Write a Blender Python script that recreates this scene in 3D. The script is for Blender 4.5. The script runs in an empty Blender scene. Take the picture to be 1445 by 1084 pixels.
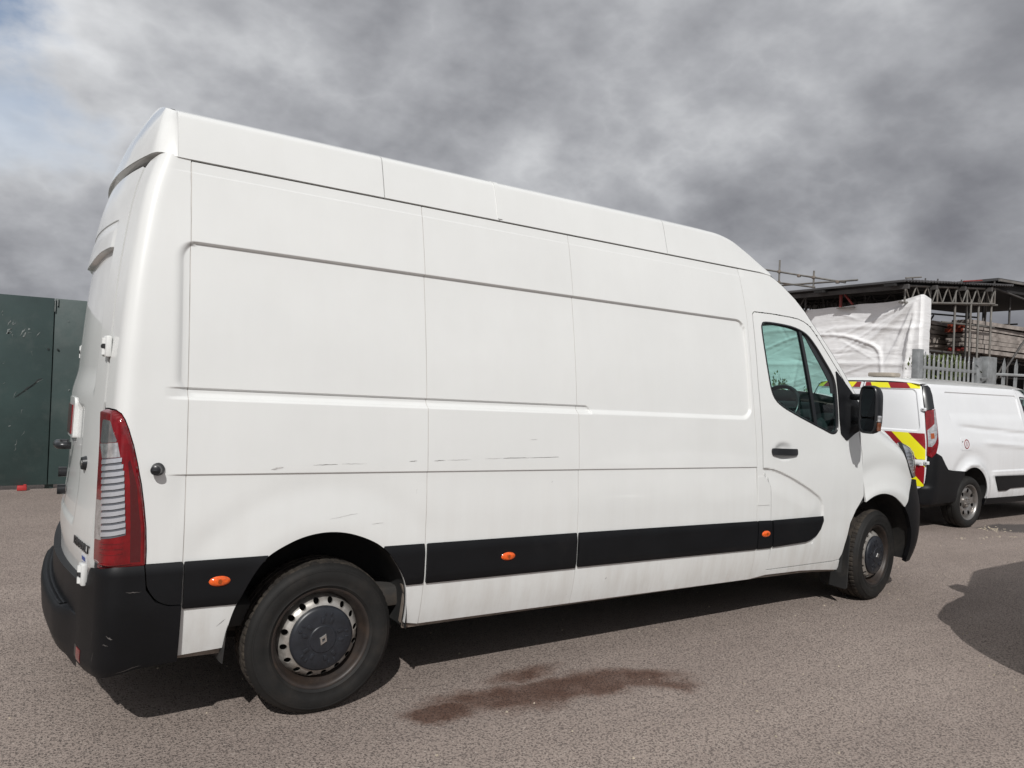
import bpy, bmesh, math, random
import numpy as np
from mathutils import Matrix, Vector

random.seed(7)
rng = np.random.default_rng(11)
scene = bpy.context.scene
COL = scene.collection

# ------------------------------------------------------------------ camera
CAM_P = (-1.14504, -3.21850, 1.50724)
YAW, PITCH, ROLL = 0.570274, 0.002247, 0.041806
def make_camera():
    f = np.array([math.sin(YAW) * math.cos(PITCH), math.cos(YAW) * math.cos(PITCH), math.sin(PITCH)])
    r = np.array([math.cos(YAW), -math.sin(YAW), 0.0])
    u = np.cross(r, f)
    r2 = r * math.cos(ROLL) + u * math.sin(ROLL)
    u2 = -r * math.sin(ROLL) + u * math.cos(ROLL)
    m = Matrix(((r2[0], u2[0], -f[0], CAM_P[0]), (r2[1], u2[1], -f[1], CAM_P[1]), (r2[2], u2[2], -f[2], CAM_P[2]), (0, 0, 0, 1)))
    cam = bpy.data.cameras.new('camera')
    cam.sensor_fit = 'HORIZONTAL'; cam.sensor_width = 36.0; cam.lens = 1060.0 / 1445.0 * 36.0
    cam.clip_start = 0.05; cam.clip_end = 3000
    o = bpy.data.objects.new('camera', cam); o.matrix_world = m
    COL.objects.link(o); scene.camera = o
make_camera()

# ------------------------------------------------------------------ light
SUN_TRAVEL = Vector((0.62, 0.95, -1.0)).normalized()      # the way the light goes
SUN_EL = math.asin(-SUN_TRAVEL.z)
SUN_AZ = math.atan2(-SUN_TRAVEL.x, -SUN_TRAVEL.y)          # from +Y toward +X

def nd(nt, t, **kw):
    n = nt.nodes.new(t)
    for k, v in kw.items():
        if k in ('operation', 'blend_type', 'data_type', 'noise_dimensions', 'feature', 'distance', 'interpolation', 'vector_type', 'feature', 'sky_type', 'clamp', 'use_clamp', 'wave_type', 'bands_direction', 'interpolation_type', 'normalize'):
            setattr(n, k, v)
        elif isinstance(k, str) and k.startswith('i_'):
            n.inputs[int(k[2:])].default_value = v
        else:
            n.inputs[k].default_value = v
    return n
def lk(nt, a, b): nt.links.new(a, b)
def mth(nt, op, a, b=None, c=None, clamp=False):
    n = nt.nodes.new('ShaderNodeMath'); n.operation = op; n.use_clamp = clamp
    for i, v in enumerate((a, b, c)):
        if v is None: continue
        if isinstance(v, (int, float)): n.inputs[i].default_value = v
        else: nt.links.new(v, n.inputs[i])
    return n.outputs[0]
def mixc(nt, fac, a, b, blend='MIX'):
    n = nt.nodes.new('ShaderNodeMix'); n.data_type = 'RGBA'; n.blend_type = blend
    for s, v in ((n.inputs[0], fac), (n.inputs[6], a), (n.inputs[7], b)):
        if isinstance(v, (int, float)): s.default_value = v
        elif isinstance(v, tuple): s.default_value = v if len(v) == 4 else (*v, 1)
        else: nt.links.new(v, s)
    return n.outputs[2]
def ramp(nt, fac, stops, interp='LINEAR'):
    n = nt.nodes.new('ShaderNodeValToRGB'); n.color_ramp.interpolation = interp
    e = n.color_ramp.elements
    while len(e) > 1: e.remove(e[-1])
    for i, (p, c) in enumerate(stops):
        x = e[0] if i == 0 else e.new(p)
        x.position = p; x.color = (c, c, c, 1) if isinstance(c, (int, float)) else (*c, 1)
    nt.links.new(fac, n.inputs[0]); return n.outputs[0]

def make_world():
    w = bpy.data.worlds.new('World'); scene.world = w; w.use_nodes = True
    nt = w.node_tree; nt.nodes.clear()
    out = nt.nodes.new('ShaderNodeOutputWorld'); bg = nt.nodes.new('ShaderNodeBackground')
    sky = nt.nodes.new('ShaderNodeTexSky'); sky.sky_type = 'NISHITA'; sky.sun_disc = False
    sky.sun_elevation = SUN_EL; sky.sun_rotation = SUN_AZ
    sky.air_density = 1.0; sky.dust_density = 1.2; sky.ozone_density = 1.5
    tc = nt.nodes.new('ShaderNodeTexCoord')
    sep = nt.nodes.new('ShaderNodeSeparateXYZ'); lk(nt, tc.outputs['Generated'], sep.inputs[0])
    zc = mth(nt, 'MAXIMUM', sep.outputs[2], 0.0)
    # cloud deck seen in perspective: the view direction meets a high sheet
    den = mth(nt, 'ADD', zc, 0.62)
    cx = mth(nt, 'DIVIDE', sep.outputs[0], den); cy = mth(nt, 'DIVIDE', sep.outputs[1], den)
    cmb = nt.nodes.new('ShaderNodeCombineXYZ'); lk(nt, cx, cmb.inputs[0]); lk(nt, cy, cmb.inputs[1]); lk(nt, mth(nt, 'MULTIPLY_ADD', zc, 0.9, SKY_SEED), cmb.inputs[2])
    n1 = nd(nt, 'ShaderNodeTexNoise', Scale=2.1, Detail=8.0, Roughness=0.54, Distortion=0.0); lk(nt, cmb.outputs[0], n1.inputs['Vector'])
    n3 = nd(nt, 'ShaderNodeTexNoise', Scale=1.1, Detail=3.0, Roughness=0.5); lk(nt, cmb.outputs[0], n3.inputs['Vector'])
    # billows: rounded lobes, two sizes, edges roughened by the fine noise
    n5 = nd(nt, 'ShaderNodeTexNoise', Scale=4.6, Detail=5.0, Roughness=0.55, Distortion=0.0); lk(nt, cmb.outputs[0], n5.inputs['Vector'])
    lob = mth(nt, 'SUBTRACT', 0.10, mth(nt, 'ABSOLUTE', mth(nt, 'SUBTRACT', n5.outputs[0], 0.5)))
    body = mth(nt, 'MULTIPLY_ADD', lob, 0.34, mth(nt, 'MULTIPLY_ADD', n3.outputs[0], 0.44, mth(nt, 'MULTIPLY_ADD', n1.outputs[0], 0.60, -0.027)))
    # brightness of the cloud underside: lit edges of billows, dark bases, deeper cloud toward the horizon
    elev = ramp(nt, zc, [(0.0, 0.0), (0.14, 0.14), (0.34, 0.62), (0.6, 1.0)])
    lum = mth(nt, 'MULTIPLY_ADD', elev, 0.16, mth(nt, 'SUBTRACT', body, 0.020))
    tone = ramp(nt, lum, [(0.38, (0.135, 0.137, 0.156)), (0.46, (0.200, 0.204, 0.226)), (0.53, (0.285, 0.291, 0.314)), (0.59, (0.40, 0.408, 0.432)), (0.65, (0.56, 0.57, 0.59)), (0.73, (0.80, 0.81, 0.825))])
    gap = mth(nt, 'MULTIPLY_ADD', n1.outputs[0], 0.5, mth(nt, 'MULTIPLY', n3.outputs[0], 0.5))
    clear = ramp(nt, gap, [(0.585, 0.0), (0.645, 0.95)], 'EASE')
    clear = mth(nt, 'MULTIPLY', clear, ramp(nt, zc, [(0.16, 0.0), (0.36, 1.0)]))
    skyc = mixc(nt, 1.0, sky.outputs[0], (0.10, 0.10, 0.10, 1), 'MULTIPLY')
    col = mixc(nt, clear, tone, skyc)
    lk(nt, col, bg.inputs[0]); bg.inputs[1].default_value = 1.0
    lk(nt, bg.outputs[0], out.inputs[0])
SKY_SEED = 30.9
make_world()

sl = bpy.data.lights.new('sun', 'SUN'); sl.energy = 3.25; sl.angle = math.radians(0.55); sl.color = (1.0, 0.982, 0.95)
so = bpy.data.objects.new('sun', sl); COL.objects.link(so)
so.rotation_euler = SUN_TRAVEL.to_track_quat('-Z', 'Y').to_euler(); so.location = (-10, -15, 18)

vs = scene.view_settings
vs.view_transform = 'Standard'; vs.look = 'None'; vs.exposure = 0.04; vs.gamma = 1.0; vs.use_curve_mapping = False
scene.cycles.max_bounces = 8; scene.cycles.transparent_max_bounces = 12; scene.cycles.use_denoising = True

# ------------------------------------------------------------------ materials
MATS = {}
def pmat(name, col, rough=0.5, metal=0.0, coat=0.0, coat_rough=0.05, spec=0.5, var=0.0, vscale=6.0, bump=0.0, bscale=60.0, dirt=None, dscale=2.5, damt=0.0, rvar=0.0, dlo=0.5, dhi=0.75):
    m = bpy.data.materials.new(name); m.use_nodes = True; MATS[name] = m
    nt = m.node_tree; b = nt.nodes['Principled BSDF']
    b.inputs['Roughness'].default_value = rough; b.inputs['Metallic'].default_value = metal
    b.inputs['Coat Weight'].default_value = coat; b.inputs['Coat Roughness'].default_value = coat_rough
    b.inputs['Specular IOR Level'].default_value = spec
    tc = nt.nodes.new('ShaderNodeTexCoord'); src = None
    colo = (*col, 1)
    if var > 0:
        n = nd(nt, 'ShaderNodeTexNoise', Scale=vscale, Detail=5.0, Roughness=0.6); lk(nt, tc.outputs['Object'], n.inputs['Vector'])
        lo = tuple(c * (1 - var) for c in col); hi = tuple(min(1, c * (1 + var)) for c in col)
        src = ramp(nt, n.outputs[0], [(0.3, lo), (0.7, hi)])
        if rvar:
            lk(nt, mth(nt, 'MULTIPLY_ADD', n.outputs[0], rvar, rough - rvar / 2), b.inputs['Roughness'])
    if dirt is not None:
        n = nd(nt, 'ShaderNodeTexNoise', Scale=dscale, Detail=9.0, Roughness=0.68); lk(nt, tc.outputs['Object'], n.inputs['Vector'])
        f = ramp(nt, n.outputs[0], [(dlo, 0.0), (dhi, damt)])
        src = mixc(nt, f, src if src is not None else colo, (*dirt, 1))
    if src is not None: lk(nt, src, b.inputs['Base Color'])
    else: b.inputs['Base Color'].default_value = colo
    if bump > 0:
        n = nd(nt, 'ShaderNodeTexNoise', Scale=bscale, Detail=4.0, Roughness=0.6); lk(nt, tc.outputs['Object'], n.inputs['Vector'])
        bp = nt.nodes.new('ShaderNodeBump'); bp.inputs['Strength'].default_value = 1.0; bp.inputs['Distance'].default_value = bump
        lk(nt, n.outputs[0], bp.inputs['Height']); lk(nt, bp.outputs[0], b.inputs['Normal'])
    return m

def paint_mat(name='white_paint', k=1.0, tint=(1.0, 1.0, 1.0)):
    """White gloss paint, slightly grubby: road film along the lower edge, faint streaks, a little orange peel."""
    m = pmat(name, (0.70, 0.705, 0.69), 0.42, coat=0.8, coat_rough=0.06, spec=0.4)
    nt = m.node_tree; b = nt.nodes['Principled BSDF']
    tc = nt.nodes.new('ShaderNodeTexCoord')
    n = nd(nt, 'ShaderNodeTexNoise', Scale=1.6, Detail=6.0, Roughness=0.6); lk(nt, tc.outputs['Object'], n.inputs['Vector'])
    base = ramp(nt, n.outputs[0], [(0.3, tuple(0.655 * k * t for t in tint)), (0.7, tuple(0.695 * k * t for t in tint))])
    mp = nt.nodes.new('ShaderNodeMapping'); mp.inputs['Scale'].default_value = (14, 14, 1.2); lk(nt, tc.outputs['Object'], mp.inputs[0])
    st = nd(nt, 'ShaderNodeTexNoise', Scale=1.0, Detail=6.0, Roughness=0.65); lk(nt, mp.outputs[0], st.inputs['Vector'])
    sp = nt.nodes.new('ShaderNodeSeparateXYZ'); lk(nt, tc.outputs['Object'], sp.inputs[0])
    low = ramp(nt, sp.outputs[2], [(0.28, 1.0), (0.75, 0.25), (1.2, 0.08)])
    f = mth(nt, 'MULTIPLY', ramp(nt, st.outputs[0], [(0.40, 0.0), (0.75, 0.42)]), low)
    src = mixc(nt, f, base, (0.40, 0.35, 0.30, 1))
    # fine specks of grime
    sk = nd(nt, 'ShaderNodeTexNoise', Scale=55.0, Detail=3.0, Roughness=0.7); lk(nt, tc.outputs['Object'], sk.inputs['Vector'])
    f2 = mth(nt, 'MULTIPLY', ramp(nt, sk.outputs[0], [(0.70, 0.0), (0.80, 0.5)]), low)
    src = mixc(nt, f2, src, (0.25, 0.22, 0.2, 1))
    lk(nt, src, b.inputs['Base Color'])
    lk(nt, mth(nt, 'MULTIPLY_ADD', f, 0.8, 0.05), b.inputs['Coat Roughness'])
    w = nd(nt, 'ShaderNodeTexNoise', Scale=2.2, Detail=2.0, Roughness=0.5); lk(nt, tc.outputs['Object'], w.inputs['Vector'])
    bp = nt.nodes.new('ShaderNodeBump'); bp.inputs['Strength'].default_value = 0.6; bp.inputs['Distance'].default_value = 0.004
    lk(nt, w.outputs[0], bp.inputs['Height']); lk(nt, bp.outputs[0], b.inputs['Coat Normal']); lk(nt, bp.outputs[0], b.inputs['Normal'])
    return m
PAINT = paint_mat('white_paint', 1.04, (0.99, 1.0, 0.985))
PAINT2 = paint_mat('cool_white_paint', 1.14, (0.985, 1.0, 1.02))
FLANGE = pmat('sealed_flange', (0.46, 0.44, 0.42), 0.6, var=0.2)
DARKGAP = pmat('rubber_seal', (0.02, 0.02, 0.022), 0.7)
PLASTIC = pmat('black_plastic', (0.0052, 0.0056, 0.0068), 0.5, spec=0.25, var=0.25, vscale=3.0, bump=0.0003, bscale=260, dirt=(0.035, 0.033, 0.033), damt=0.25, dscale=2.6, dlo=0.55, dhi=0.8)
PLASTIC2 = pmat('smooth_black_plastic', (0.014, 0.015, 0.017), 0.3, spec=0.5)
LINER = pmat('arch_liner', (0.02, 0.02, 0.02), 0.7, dirt=(0.08, 0.07, 0.06), damt=0.6, dscale=4)
UNDER = pmat('underbody', (0.03, 0.028, 0.026), 0.85, dirt=(0.09, 0.065, 0.045), damt=0.6, dscale=5)
RUST = pmat('dirty_flange', (0.20, 0.17, 0.145), 0.75, var=0.3, vscale=8, dirt=(0.10, 0.06, 0.04), damt=0.7, dscale=9)
TYRE = pmat('tyre_rubber', (0.013, 0.0125, 0.012), 0.7, spec=0.3, var=0.25, vscale=9, dirt=(0.042, 0.034, 0.028), damt=0.5, dscale=5, bump=0.0008, bscale=90)
TREADM = pmat('tyre_tread', (0.02, 0.018, 0.017), 0.85, spec=0.2, dirt=(0.085, 0.07, 0.055), damt=0.8, dscale=9, dlo=0.4, dhi=0.7, bump=0.001, bscale=60)
RIMB = pmat('brown_rim', (0.032, 0.025, 0.022), 0.5, metal=0.2, var=0.3, vscale=14, dirt=(0.07, 0.045, 0.03), damt=0.6, dscale=10)
SILVER = pmat('silver_wheel_paint', (0.46, 0.44, 0.41), 0.4, metal=0.55, var=0.2, vscale=14, dirt=(0.12, 0.085, 0.06), damt=0.75, dscale=10, dlo=0.42, dhi=0.72)
ALLOY = pmat('alloy_wheel', (0.27, 0.26, 0.25), 0.35, metal=0.7, dirt=(0.2, 0.14, 0.1), damt=0.7, dscale=14)
HUB = pmat('hub_cap_plastic', (0.016, 0.018, 0.023), 0.38, var=0.3, vscale=20)
CHROME = pmat('worn_chrome', (0.55, 0.54, 0.52), 0.22, metal=0.9)
REDLENS = pmat('red_lens', (0.17, 0.002, 0.005), 0.10, coat=0.6, coat_rough=0.03, spec=0.5, var=0.35, vscale=22)
REDDARK = pmat('dark_red_lens', (0.07, 0.0015, 0.004), 0.1, coat=1.0, coat_rough=0.03)
CLEARLENS = pmat('clear_lens_reflector', (0.52, 0.52, 0.53), 0.10, metal=0.55, coat=1.0, coat_rough=0.02, var=0.35, vscale=30)
GREYLENS = pmat('grey_lens', (0.16, 0.16, 0.165), 0.12, metal=0.3, coat=1.0, coat_rough=0.02, var=0.35, vscale=18)
RIB = pmat('silver_rib', (0.58, 0.60, 0.65), 0.2, metal=0.5, coat=1.0)
RIBGAP = pmat('rib_shadow_gap', (0.10, 0.105, 0.12), 0.35)
ORANGE = pmat('amber_lens', (0.72, 0.10, 0.008), 0.12, coat=1.0, coat_rough=0.03, var=0.3, vscale=90)
AMBERDIM = pmat('dim_amber_lens', (0.16, 0.05, 0.02), 0.2, coat=0.6, var=0.4, vscale=40)
ORANGED = pmat('amber_bulb', (0.30, 0.06, 0.01), 0.3)
INTER = pmat('interior_grey', (0.035, 0.036, 0.04), 0.7, var=0.2)
LININGM = pmat('roof_lining', (0.09, 0.09, 0.09), 0.9)
SEATM = pmat('seat_fabric', (0.02, 0.022, 0.028), 0.9, bump=0.001, bscale=150)
SCUFF = pmat('scuff_dark', (0.12, 0.11, 0.105), 0.7, var=0.5, vscale=60)
SCUFFL = pmat('scuff_light', (0.42, 0.41, 0.40), 0.6, var=0.4, vscale=50)
STICKW = pmat('sticker_white', (0.62, 0.64, 0.68), 0.4)
STICKB = pmat('sticker_blue', (0.02, 0.06, 0.28), 0.4)
YEL = pmat('reflective_yellow', (0.82, 0.76, 0.01), 0.35, coat=0.5)
RED = pmat('reflective_red', (0.26, 0.006, 0.012), 0.35, coat=0.5)
MIRRORG = pmat('mirror_glass', (0.55, 0.58, 0.6), 0.02, metal=1.0)
HOARD = pmat('green_hoarding_paint', (0.030, 0.052, 0.050), 0.5, var=0.22, vscale=1.4, dirt=(0.065, 0.082, 0.078), damt=0.7, dscale=3.2, bump=0.004, bscale=2.2)
HOARDS = pmat('hoarding_scratch', (0.17, 0.19, 0.185), 0.7, var=0.4, vscale=30)
HOARDD = pmat('hoarding_gouge', (0.016, 0.022, 0.022), 0.7)
GALV = pmat('galvanised_steel', (0.27, 0.28, 0.285), 0.5, metal=0.35, var=0.25, vscale=7, dirt=(0.14, 0.13, 0.12), damt=0.5, dscale=6)
TUBE = pmat('scaffold_tube', (0.21, 0.20, 0.185), 0.5, metal=0.4, var=0.3, vscale=4, dirt=(0.14, 0.09, 0.06), damt=0.6, dscale=3)
TUBED = pmat('dull_scaffold_tube', (0.085, 0.08, 0.078), 0.6, metal=0.2, var=0.3, vscale=4)
REDP = pmat('red_paint', (0.22, 0.035, 0.03), 0.5, var=0.3)
ORNP = pmat('orange_red_paint', (0.27, 0.055, 0.03), 0.55, var=0.3, vscale=9)
ROOFM = pmat('corrugated_roof', (0.06, 0.058, 0.06), 0.7, var=0.3, vscale=2)
BOARDM = pmat('staging_board', (0.30, 0.265, 0.24), 0.7, var=0.35, vscale=3, dirt=(0.08, 0.055, 0.045), damt=0.7, dscale=4)
DARKB = pmat('dark_timber_and_shade', (0.016, 0.015, 0.015), 0.85, var=0.3, vscale=2)  # planks and roof boards; also the backing that stands for scaffold shade
REDBLOCK = pmat('red_block', (0.40, 0.03, 0.03), 0.5)
LEAFM = pmat('leaf_green', (0.075, 0.10, 0.022), 0.6, var=0.6, vscale=5)
STEM = pmat('stem_brown', (0.08, 0.06, 0.04), 0.8)
STRAWM = pmat('pale_grit', (0.42, 0.36, 0.28), 0.8, var=0.3)
BEACON = pmat('beacon_plastic', (0.34, 0.30, 0.25), 0.35, var=0.2)

def glass_mat(name, tint, mixv=0.0):
    m = bpy.data.materials.new(name); m.use_nodes = True; nt = m.node_tree; nt.nodes.clear()
    out = nt.nodes.new('ShaderNodeOutputMaterial'); tr = nt.nodes.new('ShaderNodeBsdfTransparent'); gl = nt.nodes.new('ShaderNodeBsdfGlossy')
    tr.inputs[0].default_value = (*tint, 1); gl.inputs['Roughness'].default_value = 0.01
    lw = nt.nodes.new('ShaderNodeLayerWeight'); lw.inputs[0].default_value = 0.5
    fr = nt.nodes.new('ShaderNodeMath'); fr.operation = 'MULTIPLY_ADD'; lk(nt, mth(nt, 'POWER', lw.outputs['Facing'], 5.0), fr.inputs[0]); fr.inputs[1].default_value = 0.94; fr.inputs[2].default_value = 0.05
    mx = nt.nodes.new('ShaderNodeMixShader')
    lk(nt, fr.outputs[0], mx.inputs[0]); lk(nt, tr.outputs[0], mx.inputs[1]); lk(nt, gl.outputs[0], mx.inputs[2]); lk(nt, mx.outputs[0], out.inputs[0])
    MATS[name] = m; return m
GLASS = glass_mat('tinted_glass', (0.62, 0.83, 0.79))
GLASSD = glass_mat('shadow_van_glass', (0.03, 0.035, 0.035))  # darkened so no light patch shows in the unseen van's shadow
GLASSL = glass_mat('lamp_glass', (0.9, 0.92, 0.93))

def sheet_mat():
    m = pmat('white_sheeting', (0.86, 0.855, 0.86), 0.34, spec=0.5, var=0.07, vscale=1.2)
    nt = m.node_tree; b = nt.nodes['Principled BSDF']
    tc = nt.nodes.new('ShaderNodeTexCoord')
    mp = nt.nodes.new('ShaderNodeMapping'); mp.inputs['Scale'].default_value = (1, 0.8, 4.5); mp.inputs['Rotation'].default_value = (0.5, 0, 0); lk(nt, tc.outputs['Object'], mp.inputs[0])
    n = nd(nt, 'ShaderNodeTexNoise', Scale=2.2, Detail=4.0, Roughness=0.45, Distortion=0.4); lk(nt, mp.outputs[0], n.inputs['Vector'])
    bp = nt.nodes.new('ShaderNodeBump'); bp.inputs['Strength'].default_value = 1.0; bp.inputs['Distance'].default_value = 0.014
    lk(nt, n.outputs[0], bp.inputs['Height']); lk(nt, bp.outputs[0], b.inputs['Normal'])
    return m
SHEETM = sheet_mat()

def ground_mat():
    """Worn stone-mastic asphalt: pale binder with dark stones and pits, faint tyre tracks, one damp brown stain, one darker repair."""
    m = bpy.data.materials.new('worn_asphalt'); m.use_nodes = True; nt = m.node_tree; b = nt.nodes['Principled BSDF']
    tc = nt.nodes.new('ShaderNodeTexCoord'); P = tc.outputs['Object']
    big = nd(nt, 'ShaderNodeTexNoise', Scale=0.45, Detail=6.0, Roughness=0.6); lk(nt, P, big.inputs['Vector'])
    mid = nd(nt, 'ShaderNodeTexNoise', Scale=5.0, Detail=7.0, Roughness=0.65); lk(nt, P, mid.inputs['Vector'])
    fine = nd(nt, 'ShaderNodeTexNoise', Scale=92.0, Detail=4.0, Roughness=0.6, Distortion=0.6); lk(nt, P, fine.inputs['Vector'])
    grit = nd(nt, 'ShaderNodeTexNoise', Scale=190.0, Detail=3.0, Roughness=0.6); lk(nt, P, grit.inputs['Vector'])
    vor = nd(nt, 'ShaderNodeTexVoronoi', Scale=95.0, Randomness=1.0); lk(nt, P, vor.inputs['Vector'])
    col = ramp(nt, big.outputs[0], [(0.3, (0.275, 0.222, 0.194)), (0.7, (0.365, 0.300, 0.264))])
    col = mixc(nt, ramp(nt, mid.outputs[0], [(0.35, 0.0), (0.7, 0.45)]), col, (0.40, 0.333, 0.290, 1))
    mpt = nt.nodes.new('ShaderNodeMapping'); mpt.inputs['Scale'].default_value = (0.12, 1.7, 1); mpt.inputs['Rotation'].default_value = (0, 0, 0.12); lk(nt, P, mpt.inputs[0])
    trk = nd(nt, 'ShaderNodeTexNoise', Scale=1.0, Detail=5.0, Roughness=0.6); lk(nt, mpt.outputs[0], trk.inputs['Vector'])
    col = mixc(nt, ramp(nt, trk.outputs[0], [(0.42, 0.0), (0.68, 0.42)]), col, (0.205, 0.165, 0.146, 1))
    # stones: a share of the cells is dark blue-grey, a few are pale
    sepc = nt.nodes.new('ShaderNodeSeparateColor'); lk(nt, vor.outputs['Color'], sepc.inputs[0])
    darkc = mth(nt, 'LESS_THAN', sepc.outputs[0], 0.34)
    core = ramp(nt, vor.outputs['Distance'], [(0.25, 1.0), (0.55, 0.0)])
    pits = ramp(nt, fine.outputs[0], [(0.535, 0.0), (0.63, 1.0)])
    dk = mth(nt, 'MAXIMUM', mth(nt, 'MULTIPLY', darkc, core), mth(nt, 'MULTIPLY', pits, 0.75))
    col = mixc(nt, mth(nt, 'MULTIPLY', dk, 0.85), col, (0.082, 0.067, 0.062, 1))
    palec = mth(nt, 'MULTIPLY', mth(nt, 'GREATER_THAN', sepc.outputs[1], 0.90), core)
    col = mixc(nt, mth(nt, 'MULTIPLY', palec, 0.6), col, (0.50, 0.44, 0.39, 1))
    col = mixc(nt, ramp(nt, grit.outputs[0], [(0.36, 0.55), (0.55, 0.0)]), col, (0.12, 0.10, 0.09, 1))
    spk = nd(nt, 'ShaderNodeTexVoronoi', Scale=16.0, Randomness=1.0); lk(nt, P, spk.inputs['Vector'])
    col = mixc(nt, ramp(nt, spk.outputs['Distance'], [(0.03, 0.8), (0.055, 0.0)]), col, (0.55, 0.50, 0.44, 1))
    sep = nt.nodes.new('ShaderNodeSeparateXYZ')
    wob = nd(nt, 'ShaderNodeTexNoise', Scale=3.2, Detail=6.0, Roughness=0.7); lk(nt, P, wob.inputs['Vector'])
    vadd = nt.nodes.new('ShaderNodeVectorMath'); vadd.operation = 'MULTIPLY_ADD'
    lk(nt, wob.outputs['Color'], vadd.inputs[0]); vadd.inputs[1].default_value = (0.34, 0.34, 0); lk(nt, P, vadd.inputs[2])
    lk(nt, vadd.outputs[0], sep.inputs[0])
    def blob(cx, cy, ax, ay, ang, soft):
        c, s = math.cos(ang), math.sin(ang)
        dx = mth(nt, 'SUBTRACT', sep.outputs[0], cx + 0.17); dy = mth(nt, 'SUBTRACT', sep.outputs[1], cy + 0.17)
        u = mth(nt, 'MULTIPLY', mth(nt, 'MULTIPLY_ADD', dx, c, mth(nt, 'MULTIPLY', dy, s)), 1 / ax)
        v = mth(nt, 'MULTIPLY', mth(nt, 'MULTIPLY_ADD', dy, c, mth(nt, 'MULTIPLY', dx, -s)), 1 / ay)
        r = mth(nt, 'SQRT', mth(nt, 'MULTIPLY_ADD', u, u, mth(nt, 'MULTIPLY', v, v)))
        return ramp(nt, r, [(max(0, 1 - soft), 1.0), (1.0, 0.0)], 'EASE')
    st = None
    for bl in STAIN:
        x = blob(*bl); st = x if st is None else mth(nt, 'MAXIMUM', st, x)
    stm = mth(nt, 'MULTIPLY', st, ramp(nt, mid.outputs[0], [(0.3, 0.72), (0.6, 1.0)]))
    col = mixc(nt, mth(nt, 'MULTIPLY', stm, 0.95), col, (0.40, 0.25, 0.195, 1), 'MULTIPLY')
    core_ = ramp(nt, stm, [(0.75, 0.0), (1.0, 0.35)])
    col = mixc(nt, core_, col, (0.062, 0.038, 0.030, 1))
    rp = None
    for bl in REPAIR:
        x = blob(*bl); rp = x if rp is None else mth(nt, 'MAXIMUM', rp, x)
    col = mixc(nt, mth(nt, 'MULTIPLY', rp, 0.8), col, (0.06, 0.055, 0.055, 1))
    lk(nt, col, b.inputs['Base Color'])
    lk(nt, mth(nt, 'MULTIPLY_ADD', stm, -0.22, 0.88), b.inputs['Roughness'])
    b.inputs['Specular IOR Level'].default_value = 0.35
    h = mth(nt, 'MULTIPLY_ADD', dk, -0.8, mth(nt, 'MULTIPLY', grit.outputs[0], 0.5))
    bp = nt.nodes.new('ShaderNodeBump'); bp.inputs['Strength'].default_value = 0.8; bp.inputs['Distance'].default_value = 0.006
    lk(nt, h, bp.inputs['Height']); lk(nt, bp.outputs[0], b.inputs['Normal'])
    return m
STAIN = [(0.98, -0.17, 0.68, 0.18, -0.12, 0.6), (1.48, -0.27, 0.50, 0.20, -0.25, 0.55), (0.50, -0.19, 0.24, 0.12, -0.35, 0.55), (1.08, 0.04, 0.36, 0.13, 0.0, 0.9), (1.72, -0.46, 0.20, 0.11, -0.3, 0.8), (0.8, -0.22, 0.45, 0.17, -0.15, 0.8)]
REPAIR = [(9.6, 1.05, 1.1, 0.35, -0.35, 0.25), (11.2, 0.2, 1.2, 0.4, -0.5, 0.3)]
GROUNDM = ground_mat()

# ------------------------------------------------------------------ mesh helpers
def link(name, me, mat, parent=None):
    o = bpy.data.objects.new(name, me); COL.objects.link(o)
    if mat is not None and len(me.materials) == 0: me.materials.append(mat)
    if parent is not None: par(o, parent)
    return o
def par(o, p):
    o.parent = p
    if p.type == 'EMPTY': o.matrix_parent_inverse = p.matrix_basis.inverted()
def mk(name, V, Fc, mat, parent=None, smooth=False, normals=None):
    me = bpy.data.meshes.new(name)
    me.from_pydata([tuple(map(float, v)) for v in V], [], [tuple(int(i) for i in f) for f in Fc])
    me.update()
    if smooth or normals is not None: me.polygons.foreach_set('use_smooth', [True] * len(me.polygons))
    if normals is not None: me.normals_split_custom_set_from_vertices([tuple(map(float, n)) for n in normals])
    return link(name, me, mat, parent)
def root(name, loc, label, cat, group=None, rz=0.0):
    o = bpy.data.objects.new(name, None); COL.objects.link(o); o.location = loc; o.rotation_euler = (0, 0, rz)
    o.empty_display_size = 0.2
    return tag(o, label, cat, group)
def tag(o, label=None, cat=None, group=None, kind=None):
    if label: o['label'] = label
    if cat: o['category'] = cat
    if group: o['group'] = group
    if kind: o['kind'] = kind
    return o
def bmobj(name, bm, mat, parent=None, smooth=False, recalc=True):
    if recalc: bmesh.ops.recalc_face_normals(bm, faces=bm.faces)
    me = bpy.data.meshes.new(name); bm.to_mesh(me); bm.free()
    if smooth: me.polygons.foreach_set('use_smooth', [True] * len(me.polygons))
    return link(name, me, mat, parent)
def autosm(o, deg=35):
    me = o.data
    me.polygons.foreach_set('use_smooth', [True] * len(me.polygons))
    me.set_sharp_from_angle(angle=math.radians(deg)); return o
def box(name, c, size, mat, parent=None, bev=0.0, rot=None, seg=2):
    bm = bmesh.new(); bmesh.ops.create_cube(bm, size=1.0)
    bmesh.ops.scale(bm, vec=size, verts=bm.verts)
    if bev > 0: bmesh.ops.bevel(bm, geom=list(bm.edges), offset=bev, segments=seg, profile=0.5, affect='EDGES')
    if rot is not None: bmesh.ops.transform(bm, matrix=rot.to_4x4() if hasattr(rot, 'to_4x4') else rot, verts=bm.verts)
    bmesh.ops.translate(bm, vec=c, verts=bm.verts)
    o = bmobj(name, bm, mat, parent)
    return autosm(o, 40) if bev > 0 else o
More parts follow.
